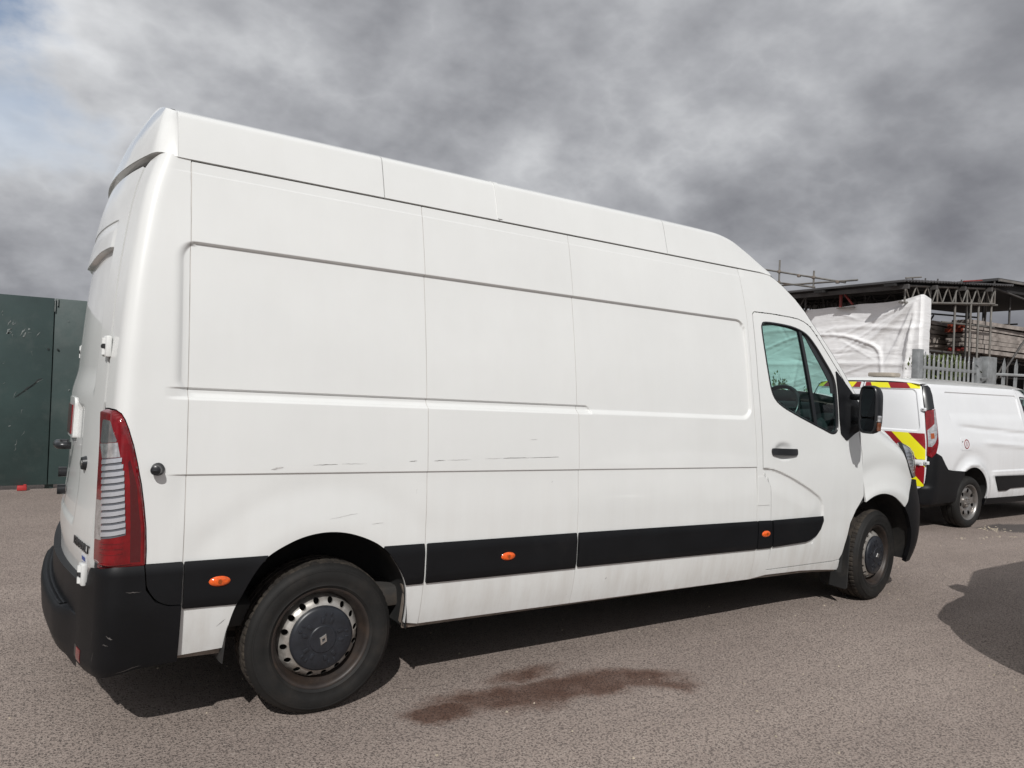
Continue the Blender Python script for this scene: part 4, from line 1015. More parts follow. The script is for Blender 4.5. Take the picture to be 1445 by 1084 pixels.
tube('steering_column', (3.63, .50, 1.41), (3.92, .50, 1.25), .035, PLASTIC2, van, 10)
def seat(y0, w):
    c = extr('seat_cushion', catmull([(3.02, .82), (3.05, .98), (3.35, 1.0), (3.55, .98), (3.57, .86), (3.3, .80)], 4, True), y0, y0 + w, SEATM)
    b_ = extr('seat_back', catmull([(3.10, .95), (3.22, .97), (3.10, 1.50), (3.04, 1.62), (2.97, 1.60), (2.98, 1.3)], 4, True), y0 + .02, y0 + w - .02, SEATM)
    h_ = extr('headrest', catmull([(3.0, 1.64), (3.07, 1.66), (3.05, 1.80), (2.99, 1.82), (2.97, 1.72)], 4, True), y0 + w * .25, y0 + w * .75, SEATM)
    return c
seat(.28, .50)
seat(.95, .42); seat(1.38, .42)
liningx = [(x, y + .03, h - .03, th, bb) for x, y, h, th, bb in EDGE if x > 2.88][:len([1 for e in EDGE if e[0] > 2.88]) - len(apil3) + 2]
# flat headlining under the high roof
V = [(2.93, .25, 2.20), (3.30, .22, 2.19), (3.42, .5, 2.17), (3.46, CY, 2.16), (3.42, 1.57, 2.17), (3.30, 1.85, 2.19), (2.93, 1.82, 2.20)]
o = mk('headlining', V, [tuple(range(7))], LININGM, van)
for yy in (.52, 1.42): box('sun_visor', (3.40, yy, 2.10), (.05, .42, .15), LININGM, van, .015, Matrix.Rotation(math.radians(-32), 3, 'Y'))
# inner face of the doors below the glass
dc = panel('door_card', [(3.02, .45), (3.75, .45), (3.90, .80), (3.93, 1.22), (3.70, 1.30), (3.60, 1.31), (3.39, 1.37), (3.12, 1.46), (2.99, 1.57), (2.93, 1.2), (3.02, .9)], lambda x, h: B.S(x, h, -.07), INTER, door, .08, outward=(0, -1, 0), thick=.02)
for o in van.children:
    if o.name.startswith('cab_door') and o is not door:
        k = dc.copy(); COL.objects.link(k); k.parent = o

# ------------------------------------------------------------------ mirror
mb_ = panel('mirror_base', rounded([(3.722, 1.765), (3.740, 1.752), (3.928, 1.588), (3.955, 1.47), (3.945, 1.346), (3.80, 1.268), (3.735, 1.316), (3.727, 1.42), (3.728, 1.60)], .012), lambda x, h: B.S(x, h, .008 + .035 * sst(x, 3.76, 3.86) * (1 - sst(np.abs(h - 1.45), .06, .14))), PLASTIC, van, .02, thick=.03)
mirror(mb_, CY)
def side_mirror():
    R3 = Matrix.Rotation(math.radians(-15), 3, 'Z')
    # housing: rounded shell opening backwards (-x)
    hsz = np.linspace(0, 2 * np.pi, 44, endpoint=False)
    def sect(a, wy, wz, n=4.2):
        return np.sign(np.cos(a)) * np.abs(np.cos(a)) ** (2 / n) * wy, np.sign(np.sin(a)) * np.abs(np.sin(a)) ** (2 / n) * wz
    rows = []
    for x, wy, wz in ((.012, .064, .146), (-.004, .073, .158), (0.0, .079, .166), (.025, .080, .168), (.055, .074, .160), (.08, .058, .142), (.094, .034, .10), (.098, .0, .0)):
        cy_, cz_ = sect(hsz, wy, wz); rows.append(np.stack([np.full(44, x), cy_, cz_], 1))
    P = np.array(rows) @ np.array(R3).T + np.array([3.735, -.172, 1.445])
    o = gridmesh('mirror_housing', P, PLASTIC2, van, cv=True)
    T = lambda v: tuple(np.array(R3) @ np.array(v) + np.array([3.735, -.172, 1.445]))
    def plate(name, y0, y1, z0, z1, mat, x=.006):
        pts = rounded([(y0, z0), (y1, z0), (y1, z1), (y0, z1)], .028); V = [T((x, a, b)) for a, b in pts]
        return mk(name, V, [tuple(range(len(V)))], mat, o)
    plate('mirror_glass', -.062, .066, -.05, .143, MIRRORG); plate('mirror_glass', -.058, .066, -.145, -.062, MIRRORG)
    box('mirror_indicator', T((.028, -.082, -.115)), (.03, .016, .06), AMBERDIM, o, .006, R3)
    box('indicator_lens', T((.028, -.084, -.06)), (.03, .016, .045), CLEARLENS, o, .006, R3)
    polytube('mirror_arm', [(3.85, .02, 1.53), (3.84, -.05, 1.53), T((.06, .06, .075))], .024, PLASTIC2, o, 10)
    polytube('mirror_arm', [(3.85, .02, 1.36), (3.84, -.05, 1.36), T((.06, .06, -.09))], .024, PLASTIC2, o, 10)
    return o
mm = side_mirror(); mirror(mm, CY)
# door handle
hd = panel('door_handle', rounded([(2.975, 1.212), (3.238, 1.208), (3.238, 1.163), (2.975, 1.167)], .016), lambda x, h: B.S(x, h, .022 - .012 * np.clip(np.abs(x - 3.105) / .13, 0, 1) ** 3), PLASTIC2, van, .02, thick=.02)
mirror(hd, CY)

# ------------------------------------------------------------------ wheels
def make_wheel(name, emblem=True):
    """local frame: axle along Y, outer face toward -Y, y=0 at the outer sidewall"""
    w = None
    # steel disc with hand holes
    nh = 16; V = []; Fc = []; prof_r = [.142, .187]
    def dish(r):
        return np.interp(r, [.0, .10, .135, .150, .168, .182, .192], [.012, .014, .018, .022, .034, .052, .085])
    sub = 16
    for k in range(nh):
        t0 = 2 * np.pi * k / nh; hc = .165; hr = .0140; base = len(V)
        angs = np.linspace(0, 2 * np.pi, sub, endpoint=False)
        half = np.pi / nh
        for a in angs:
            V.append((hc + hr * math.cos(a), t0 + hr * math.sin(a) / hc))
        for a in angs:
            ca, sa = math.cos(a), math.sin(a); m = max(abs(ca), abs(sa)); u, v = ca / m, sa / m
            r = hc + (u * (.192 - hc) if u > 0 else u * (hc - .135)); V.append((r, t0 + v * half))
        for a in angs:
            V.append((hc + hr * math.cos(a), t0 + hr * math.sin(a) / hc, 1))
        for i in range(sub):
            j = (i + 1) % sub
            Fc.append((base + i, base + sub + i, base + sub + j, base + j)); Fc.append((base + 2 * sub + i, base + i, base + j, base + 2 * sub + j))
    VV = [(q[0] * math.cos(q[1]), dish(q[0]) + (.012 if len(q) > 2 else 0), q[0] * math.sin(q[1])) for q in V]
    bm = bmesh.new(); me = bpy.data.meshes.new('t'); me.from_pydata(VV, [], Fc); bm.from_mesh(me); bpy.data.meshes.remove(me)
    bmesh.ops.remove_doubles(bm, verts=bm.verts, dist=.0003)
    w = bmobj(name, bm, SILVER, None); autosm(w, 35)
    lathe('rim', [(.185, .10), (.188, .075), (.196, .045), (.203, .035), (.208, .022), (.212, .010), (.220, .004), (.225, .004), (.227, .010), (.222, .02), (.210, .05), (.200, .09), (.200, .20)], RIMB, w, 72, deg=50)
    lathe('brake_drum', [(0, .095), (.15, .095), (.17, .11), (.19, .2)], UNDER, w, 32)
    prof = [(.222, .012), (.226, .005), (.234, .002), (.238, -.002), (.243, .000), (.262, -.007), (.285, -.010), (.303, -.006), (.3035, -.008), (.309, -.007), (.3095, -.004), (.320, .002), (.329, .012), (.3345, .022)]
    ty = lathe('tyre', prof, TYRE, w, 120, deg=60)
    # tread: ribs, grooves and shoulder blocks
    n = 240; ys = [.022, .028, .036, .0365, .050, .054, .055, .066, .067, .095, .096, .108, .109, .137, .138, .150, .151, .172, .1725, .190, .198, .204]
    rs = [.3345, .338, .3395, .3395, .3405, .341, .333, .333, .341, .342, .334, .334, .342, .342, .334, .334, .341, .340, .340, .338, .335, .33]
    t = np.linspace(0, 2 * np.pi, n, endpoint=False); P = np.zeros((n, len(ys), 3))
    for i, a in enumerate(t):
        for j, (y, r) in enumerate(zip(ys, rs)):
            rr = r
            if i % 4 == 0 and (y < .056 or y > .165): rr = r - .006
            if (i + 2) % 6 == 0 and .06 < y < .15 and r > .338: rr = r - .003
            P[i, j] = (rr * math.cos(a), y, rr * math.sin(a))
    tr = gridmesh('tread', P, TREADM, w, cu=True); autosm(tr, 30)
    lathe('inner_sidewall', [(.33, .204), (.30, .22), (.23, .20), (.20, .19)], TYRE, w, 60)
    # centre cap
    hc = lathe('hub_cap', [(.144, .024), (.144, .010), (.139, .003), (.132, -.001), (.10, -.005), (.062, -.007), (.058, -.011), (.030, -.012), (0.0, -.012)], HUB, w, 64, deg=30)
    for k in range(5):
        a = 2 * np.pi * k / 5 + .35
        for dr, wd, ln in ((.085, .016, .026), (.112, .010, .018)):
            for da in ((-.24, .24) if dr < .1 else (-.12, .12)):
                R3 = Matrix.Rotation(-(a + da), 3, 'Y')
                box('cap_boss', (dr * math.cos(a + da), -.0065 if dr < .1 else -.004, dr * math.sin(a + da)), (ln, .006, wd), HUB, hc, .002, R3)
    if emblem:
        o_ = [(0, .028), (.020, 0), (0, -.028), (-.020, 0)]; i_ = [(0, .011), (.0075, 0), (0, -.011), (-.0075, 0)]
        V = [(a, -.013, b) for a, b in o_] + [(a, -.0175, b) for a, b in [(p * .88, q * .88) for p, q in o_]] + [(a, -.0175, b) for a, b in i_] + [(a, -.012, b) for a, b in i_]; Fc = []
        for r in range(3):
            for k in range(4): Fc.append((r * 4 + k, r * 4 + (k + 1) % 4, r * 4 + 4 + (k + 1) % 4, r * 4 + 4 + k))
        e = mk('emblem', V, Fc, CHROME, hc); e.rotation_euler = (0, math.radians(12), 0)
    return w
wh = make_wheel('wheel')
def place(w, loc, rz, spin, parent):
    par(w, parent); w.location = loc; w.rotation_euler = (Matrix.Rotation(rz, 3, 'Z') @ Matrix.Rotation(spin, 3, 'Y')).to_euler()
def copy_tree(o, parent):
    c = o.copy(); COL.objects.link(c); c.parent = parent; c.matrix_parent_inverse = o.matrix_parent_inverse.copy()
    for ch in o.children: copy_tree(ch, c)
    return c
WZ = .338
for k, (x, y, rz, sp) in enumerate(((0, .052, 0, .25), (4.30, .062, math.radians(8), 1.1), (0, 2 * CY - .052, math.pi, .8), (4.30, 2 * CY - .062, math.pi + math.radians(8), 2.0))):
    w = wh if k == 0 else copy_tree(wh, None)
    place(w, (x, y, WZ), rz, sp, van)
# mud flap behind the front wheel
mf = panel('mud_flap', rounded([(.045, .125), (.26, .13), (.30, .50), (.05, .52)], .02), lambda y, z: np.stack([3.935 - .06 * (.5 - z) + 0 * y, y, z], -1), LINER, van, .05, outward=(-1, 0, 0), thick=.012)
mirror(mf, CY)

# scuffs along the side
def scuff(pts, wdt, mat=None, d=.0012):
    pts = np.array(pts); n = len(pts); up = []; lo = []
    for i, (x, h) in enumerate(pts):
        w = wdt * (0.3 + 0.7 * math.sin(math.pi * i / (n - 1))) * random.uniform(.5, 1.2); up.append((x, h + w)); lo.append((x, h - w))
    P = np.stack([B.S(np.array(up)[:, 0], np.array(up)[:, 1], side_detail(np.array(up)[:, 0], np.array(up)[:, 1]) + d), B.S(np.array(lo)[:, 0], np.array(lo)[:, 1], side_detail(np.array(lo)[:, 0], np.array(lo)[:, 1]) + d)], 1)
    gridmesh('scuff_mark', P, mat or SCUFF, van)
def ln(x0, h0, x1, h1, w, n=9, mat=None): scuff([(x0 + (x1 - x0) * t, h0 + (h1 - h0) * t + random.uniform(-1, 1) * .0012) for t in np.linspace(0, 1, n)], w, mat)
ln(-.09, 1.123, .02, 1.126, .0012); ln(.04, 1.127, .16, 1.128, .0008, mat=SCUFFL); ln(.37, 1.137, .41, 1.139, .0012); ln(.50, 1.139, .56, 1.141, .0011); ln(.57, 1.141, .70, 1.145, .001, mat=SCUFFL)
ln(.78, 1.147, .88, 1.150, .001, mat=SCUFFL); ln(.89, 1.150, 1.06, 1.153, .0014); ln(1.06, 1.153, 1.24, 1.157, .0012)
ln(-.01, .885, .12, .905, .0008, mat=SCUFFL); ln(.19, .853, .25, .857, .0009, mat=SCUFFL); ln(.41, .985, .415, 1.005, .0012); ln(-.27, 1.105, -.22, 1.115, .004, mat=SCUFFL)
ln(1.05, 1.245, 1.10, 1.247, .0008, mat=SCUFFL); ln(-.465, .46, -.43, .49, .001); ln(1.2, 1.02, 1.205, 1.03, .002); ln(1.6, .47, 1.61, .48, .002)

def bscuff(s0, h0, s1, h1, w, n=9):
    P = []
    for t in np.linspace(0, 1, n):
        a = s0 + (s1 - s0) * t; h = h0 + (h1 - h0) * t + random.uniform(-.002, .002); ww = w * math.sin(math.pi * (.05 + .9 * t)) * random.uniform(.4, 1.1)
        P.append([bsurf(np.array(a), np.array(h + ww), .0012), bsurf(np.array(a), np.array(h - ww), .0012)])
    gridmesh('scuff_mark', np.array(P), SCUFF, van)
for q in ((.245, .475, .22, .46, .004), (.255, .44, .235, .435, .002), (.30, .36, .29, .40, .003), (.12, .64, .18, .643, .0015), (.20, .315, .1, .34, .002), (.30, .52, .305, .44, .002)): bscuff(*q)

# ================================================================== the small white van behind
CY2 = 2.365
yin2 = smooth_tab([.18, .30, .40, .55, .75, .95, 1.05, 1.15, 1.30, 1.5, 1.65, 1.74, 1.80], [.08, .04, .015, .004, 0, .004, .012, .030, .062, .112, .158, .20, .26])
xf2 = smooth_tab([.15, .3, .5, .7, .85, .95, 1.05, 1.2, 1.5, 1.8], [12.02, 12.12, 12.15, 12.12, 12.02, 11.85, 11.6, 11.35, 10.95, 10.5])
xr2 = smooth_tab([.15, .4, .8, 1.1, 1.4, 1.65, 1.8], [7.60, 7.585, 7.585, 7.60, 7.63, 7.675, 7.73])
B2 = Surf(yin2, xf2, xr2, CY2, 1.45, 0.0, .85, 3.0, .22, 3.0)
B2.smap = (np.array([-.2, 0, .1, .25, .5, 1.0, B2.RM]), np.array([-.3, -.1, .010, .165, .42, .955, B2.RM]))
van2 = root('small_van', (9.9, CY2, 0), 'small white panel van with red and yellow striped rear doors before the palisade fence', 'van')
p2 = []
def circ(cx, cz, r, a0, a1, n=26): return [(cx + r * math.cos(math.radians(a)), cz + r * math.sin(math.radians(a))) for a in np.linspace(a0, a1, n)]
def side2(x, h):
    d = np.zeros(np.broadcast(x, h).shape)
    sd = rrect_sd(x, h, 8.14, 9.965, 1.30, 1.655, .05)
    d -= .013 * (1 - sst(sd, -.016, 0)) * sst(h, 1.30, 1.42)
    d -= .014 * np.exp(-((h - (1.245 - .055 * (x - 8.2))) / .030) ** 2) * sst(x, 8.2, 8.6)
    d += .012 * np.exp(-((h - (1.045 - .05 * (x - 8.9))) / .035) ** 2) * sst(x, 8.75, 9.1)
    for cx in (8.60, 11.26):
        r = np.hypot(x - cx, h - .36); d += .022 * np.exp(-((r - .42) / .035) ** 2) * sst(h, .30, .6); d -= .010 * np.exp(-((r - .54) / .06) ** 2) * sst(h, .5, .7)
    d += .010 * sst(x, 9.05, 9.15) * sst(h, .60, .64) * (1 - sst(h, .675, .70))
    return d
F2 = lambda x, h: B2.S(x, h, side2(x, h))
archR = circ(8.60, .36, .385, 180, 0); archR = [(x, h) for x, h in archR]
q0 = 7.80
VF2 = [(1.64, .02), (.67, .04), (1.25, .03), (1.05, .03)]
loop = [(8.985, .345), (9.985, .338), (9.985, 1.735), (q0 + .005, 1.735), (q0 + .005, .90), (7.845, .893), (7.93, .80), (8.0, .732), (8.12, .715), (8.385, .70), (8.41, .70)] + [q for q in archR if q[1] > .35 and q[0] > 8.42 or (q[0] > 8.0 and q[1] > .70)]
loop = [(8.985, .345), (9.985, .338), (9.985, 1.735), (q0 + .005, 1.735), (q0 + .005, .90), (7.845, .893), (7.93, .80), (8.0, .735), (8.12, .717)] + [(8.385, .703)] + circ(8.60, .36, .385, 117, 2)
p2.append(panel('side_panel', loop, F2, PAINT2, van2, .035, [(8.15, .03), (9.95, .03)], VF2, thick=.015))
# rear corner
def r2(x, h): return B2.rs_of(x, h)
GP = .245
qf = [(r2(q0, h), h) for h in np.linspace(.90, 1.735, 8)]
tail_in = [(.150, .935), (.118, 1.05), (.105, 1.20), (.103, 1.40), (.110, 1.60), (.13, 1.69), (.16, 1.72)]
p2.append(panel('quarter_panel', qf + [(.20, 1.735), (.19, 1.727), (.155, 1.725)] + [(a - .004, b) for a, b in tail_in[::-1]], lambda s, h: B2.R(s, h), PAINT2, van2, .03, outward=(-.4, -.8, 0)))
R2 = lambda d: (lambda s, h: B2.R(s, h, d))
gl = panel('lamp_upper_trim', [(.112, 1.445), (.113, 1.60), (.133, 1.69), (.163, 1.718), (.215, 1.715), (.232, 1.64), (.232, 1.42)], R2(.006), PLASTIC2, van2, .03, outward=(-.4, -.8, 0), thick=.02); p2.append(gl)
tl2 = panel('tail_lamp', [(.150, .935), (.118, 1.05), (.106, 1.20), (.106, 1.44), (.232, 1.415), (.245, 1.25), (.248, .90), (.20, .875)], R2(.010), REDLENS, van2, .02, outward=(-.4, -.8, 0), thick=.03); p2.append(tl2)
panel('lens_window', [(.142, 1.10), (.118, 1.20), (.112, 1.435), (.135, 1.425), (.150, 1.27), (.232, 1.19), (.238, 1.00), (.20, 1.0), (.17, 1.04)], R2(.0125), CLEARLENS, tl2, .02, outward=(-.4, -.8, 0), thick=.003)
panel('lens_window', [(.205, 1.09), (.170, 1.10), (.170, 1.16), (.205, 1.155)], R2(.015), ORANGED, tl2, .02, outward=(-.4, -.8, 0), thick=.003)
# rear doors with striping
RM2 = B2.RM
rd_l = rounded([(GP + .012, .56), (GP, .70), (GP, 1.30), (GP - .008, 1.70), (.26, 1.735), (RM2 - .003, 1.745), (RM2 - .003, .50), (.30, .505)], [.02, 0, 0, 0, .01, .003, .003, .03])
def rdd2(s, h):
    d = -.012 * (1 - sst(rrect_sd(s, h, .30, 1.4, 1.17, 1.672, .06), -.02, 0)); return d
rdoor2 = panel('rear_door', rd_l, lambda s, h: B2.R(s, h, rdd2(s, h)), PAINT2, van2, .03, [(.31, .03)], [(1.665, .02), (1.175, .02)], outward=(-1, -.2, 0), thick=.02)
def clip_poly(poly, rect): return clip_rect(poly, *rect)
def chev(rect, pitch, off, slope, parent, d=.004):
    x0, x1, y0, y1 = rect
    k0, k1 = -20, 20
    for k in range(k0, k1):
        a = off + k * pitch
        st = [(a + (y0 - 1.0) * slope, y0), (a + pitch + (y0 - 1.0) * slope, y0), (a + pitch + (y1 - 1.0) * slope, y1), (a + (y1 - 1.0) * slope, y1)]
        c = clip_rect(st, x0, x1, y0, y1)
        if len(c) >= 3:
            c2 = [c[0]]
            for q in c[1:]:
                if abs(q[0] - c2[-1][0]) + abs(q[1] - c2[-1][1]) > 1e-5: c2.append(q)
            if len(c2) < 3: continue
            panel('reflective_stripe', c2, lambda s, h: B2.R(s, h, rdd2(s, h) + d), YEL if k % 2 else RED, parent, .05, outward=(-1, 0, 0), thick=.001)
chev((.262, RM2 - .01, .530, .775), .19, .1086, .93, rdoor2)
chev((.262, RM2 - .01, .845, 1.15), .19, .1086, .93, rdoor2)
chev((.253, RM2 - .01, 1.676, 1.742), .265, -.031, .6, rdoor2)
mirror(rdoor2, CY2)
for h in (1.43, .81):
    c = B2.R(np.array(GP), np.array(h), .012)
    hg = box('door_hinge', tuple(c), (.035, .05, .04), PAINT2, van2, .006); 
    box('hinge_bolt', tuple(c + np.array([-.018, 0, 0])), (.006, .012, .012), DARKGAP, hg)
    box('hinge_strap', tuple(B2.R(np.array(GP + .16), np.array(h), .010)), (.012, .26, .035), PAINT2, hg, .004) if h < 1 else None
    mirror(hg, CY2)
# bumper
def bs2(s, h): return B2.R(s, h, .012 + .03 * sst(s, .12, .30) * (1 - sst(h, .50, .56)) - .015 * np.clip((.36 - h) / .06, 0, 1) ** 2)
bl2 = [(r2(8.235, .34), .335), (r2(8.24, .45), .47), (r2(8.30, .58), .58), (r2(8.38, .68), .66), (r2(8.384, .70), .699), (r2(8.12, .71), .713), (r2(8.0, .73), .731), (r2(7.93, .80), .797), (r2(7.845, .89), .89), (.155, .93), (.20, .872), (.240, .88), (.243, .70), (.25, .555), (.30, .498), (RM2, .49), (RM2, .33), (.25, .325)]
p2.append(panel('rear_bumper', bl2, bs2, PLASTIC, van2, .03, outward=(-.5, -.7, 0), thick=.03))
p2.append(panel('red_reflector', [(.30, .40), (.38, .40), (.38, .43), (.30, .43)], lambda s, h: bs2(s, h) + np.array([-.006, 0, 0]), REDLENS, van2, .03, outward=(-1, 0, 0), thick=.004))
# rub strip, sill, fuel flap
p2.append(panel('rub_strip', rounded([(9.14, .618), (10.9, .600), (10.88, .46), (9.56, .454), (9.47, .428), (9.25, .430)], .015), lambda x, h: B2.S(x, h, side2(x, h) + .014), PLASTIC, van2, .05, thick=.02))
p2.append(panel('sill_trim', [(8.97, .340), (10.86, .335), (10.86, .262), (8.98, .262)], lambda x, h: B2.S(x, h, .006), PLASTIC, van2, .06, thick=.03))
fl2 = panel('fuel_flap', rounded([(8.30, 1.105), (8.56, 1.105), (8.57, .955), (8.31, .955)], .025), lambda x, h: B2.S(x, h, side2(x, h) + .003), PAINT2, van2, .04, thick=.006); p2.append(fl2)
ro = circ(8.435, 1.03, .058, 0, 345, 24); ri = circ(8.435, 1.03, .046, 0, 345, 24)
ring('sticker_ring', ro, ri, lambda x, h, d: B2.S(x, h, side2(x, h) + .004 + d), RED, fl2, .001, .001, .001)
panel('sticker_mark', [(8.428, 1.0), (8.442, 1.0), (8.442, 1.06), (8.428, 1.06)], lambda x, h: B2.S(x, h, side2(x, h) + .0048), RED, fl2, .05, thick=.001)
tube('flap_lock', tuple(B2.S(np.array(8.335), np.array(1.06), .0)), tuple(B2.S(np.array(8.335), np.array(1.06), .008)), .010, CHROME, fl2, 10)
# front door, wing, nose
dl = [(9.992, .340), (10.80, .338), (10.86, .60), (10.98, .95), (10.98, 1.13), (10.93, 1.16), (10.60, 1.45), (10.38, 1.66), (10.25, 1.72), (9.992, 1.735)]
wn = rounded([(10.04, 1.645), (10.22, 1.640), (10.33, 1.61), (10.62, 1.36), (10.83, 1.17), (10.09, 1.20)], [.04, .03, .04, .03, .03, .05])
wn2 = wn if ar(wn) * ar(dl) < 0 else wn[::-1]
i0 = int(np.argmin([np.hypot(q[0] - 10.04, q[1] - 1.62) for q in wn2]))
key2 = dl + [dl[0]] + [wn2[(i0 + i) % len(wn2)] for i in range(len(wn2) + 1)]
fd = panel('cab_door', shrink(dl, .002)[:1] and (shrink(dl, .002) + [shrink(dl, .002)[0]] + [wn2[(i0 + i) % len(wn2)] for i in range(len(wn2) + 1)]), F2, PAINT2, van2, .04, thick=.03); p2.append(fd)
ring('window_seal', wn, shrink(wn, .018), B2.S, PLASTIC2, fd, .001, -.006, .02)
panel('window_pane', shrink(wn, .012), lambda x, h: B2.S(x, h, -.01), GLASS, fd, .08, thick=0)
archF = circ(11.26, .36, .385, 178, 6)
wg = [(10.985, .95), (10.985, 1.13), (11.12, 1.09), (11.4, 1.02), (11.62, .95), (11.72, .88), (11.70, .62)] + archF[::-1][4:-3] + [(10.88, .60)]
p2.append(panel('front_wing', wg, F2, PAINT2, van2, .04))
def n2(l): return [(B2.ns_of(a, b), b) for a, b in l]
nn = n2([(11.725, .87), (11.705, .62), (11.65, .40), (11.66, .28)])
p2.append(panel('front_bumper', nn + [(B2.FM - .001, .25), (B2.FM - .001, .72), (B2.FM - .5, .74), (nn[0][0] + .10, .84)], lambda s, h: B2.N(s, h, .003), PLASTIC, van2, .05, outward=(.6, -.6, 0), thick=.03))
p2.append(panel('headlight', n2([(11.63, .95), (11.73, .88)]) + [(nn[0][0] + .12, .845), (nn[0][0] + .38, .80), (nn[0][0] + .36, .87)], lambda s, h: B2.N(s, h, .002), CLEARLENS, van2, .05, outward=(.6, -.6, 0), thick=.03))
p2.append(panel('grille', [(B2.FM - .001, .725), (B2.FM - .48, .745), (B2.FM - .45, .87), (B2.FM - .001, .87)], lambda s, h: B2.N(s, h, -.004), PLASTIC2, van2, .05, outward=(1, 0, 0)))
p2.append(panel('cant_rail', [(9.98, 1.728), (10.25, 1.724), (10.385, 1.665), (10.61, 1.452), (10.93, 1.164), (10.99, 1.135), (11.02, 1.13), (10.65, 1.46), (10.42, 1.69), (10.28, 1.742), (9.98, 1.745)], lambda x, h: B2.S(x, h, 0), PAINT2, van2, .04))
for o in p2: mirror(o, CY2)
# liners, shell
for cx in (8.60, 11.26):
    a = np.array(circ(cx, .36, .39, 190, -10)); rows = [np.stack([a[:, 0], a[:, 0] * 0 + 1.46 + dy, a[:, 1]], 1) for dy in (.008, .3)]; rows.append(np.tile(np.array([[cx, 1.76, .36]]), (len(a), 1)))
    o = gridmesh('wheel_arch_liner', np.array(rows), LINER, van2); mirror(o, CY2)
def loft2(name, E, mat, p=3.0, n=25):
    rows = []; v = np.linspace(0, 1, n)
    for x, y, h, th, bb in E:
        t = math.radians(th); bl = bb * (1 - np.abs(2 * v - 1) ** p); rows.append(np.stack([x + math.sin(t) * bl, y + (2 * CY2 - 2 * y) * v, h + math.cos(t) * bl], 1))
    return gridmesh(name, np.array(rows), mat, van2)
yy = lambda h: float(B2.yin(np.array(h))) + 1.452
E3 = [(7.745, yy(1.735) + .03, 1.728, 0, .035), (7.76, yy(1.735) + .01, 1.735, 0, .05), (7.80, yy(1.735), 1.735, 0, .068)] + [(x, yy(1.735), 1.735, 0, .075 + .02 * math.sin((x - 7.8) / 2.4 * 3.1)) for x in np.linspace(8.0, 10.05, 14)] + [(10.28, yy(1.742), 1.742, 25, .09), (10.42, yy(1.69), 1.69, 45, .12)]
rf2 = loft2('roof', E3, PAINT)
for k in range(4):
    pass
loft2('windscreen', [E3[-1], (10.65, yy(1.46), 1.46, 60, .20), (11.02, yy(1.13), 1.13, 65, .26)], GLASS)
loft2('bonnet', [(11.0, yy(1.12), 1.12, 62, .25), (11.12, yy(1.09), 1.09, 58, .28), (11.4, yy(1.02) + .0, 1.02, 52, .36), (11.62, yy(.95) + .03, .95, 52, .40), (11.72, yy(.90) + .05, .915, 66, .385), (11.72, yy(.87) + .06, .88, 80, .36), (11.70, yy(.87) + .06, .862, 89, .315)], PAINT2, p=2.6)
ps = np.linspace(.22, RM2, 20); hs = np.linspace(.50, 1.75, 14)
o = gridmesh('rear_inner', np.array([[B2.R(np.array(a), np.array(h), -.03) for h in hs] for a in ps]), DARKGAP, van2); mirror(o, CY2)
box('floor_pan', (9.8, CY2, .34), (4.2, 1.6, .12), UNDER, van2, .02)
box('bulkhead', (10.03, CY2, 1.05), (.03, 1.5, 1.2), INTER, van2, .01)
box('dashboard', (10.85, CY2, .98), (.5, 1.5, .24), INTER, van2, .06)
box('engine_block', (11.4, CY2, .62), (.8, 1.2, .45), UNDER, van2, .05)
for y in (1.70, 2.62): box('seat', (10.35, y, .85), (.45, .46, .25), SEATM, van2, .06); box('seat_back', (10.16, y, 1.2), (.16, .44, .65), SEATM, van2, .06)
tube('rear_axle', (8.59, 1.7, .32), (8.59, 3.03, .32), .05, UNDER, van2, 12)
# roof beacon bar
bc = box('roof_beacon', (8.30, 2.46, 1.855), (.20, .34, .055), BEACON, van2, .015)
for y in (2.35, 2.57): box('beacon_foot', (8.30, y, 1.822), (.06, .05, .03), PLASTIC2, bc, .005)
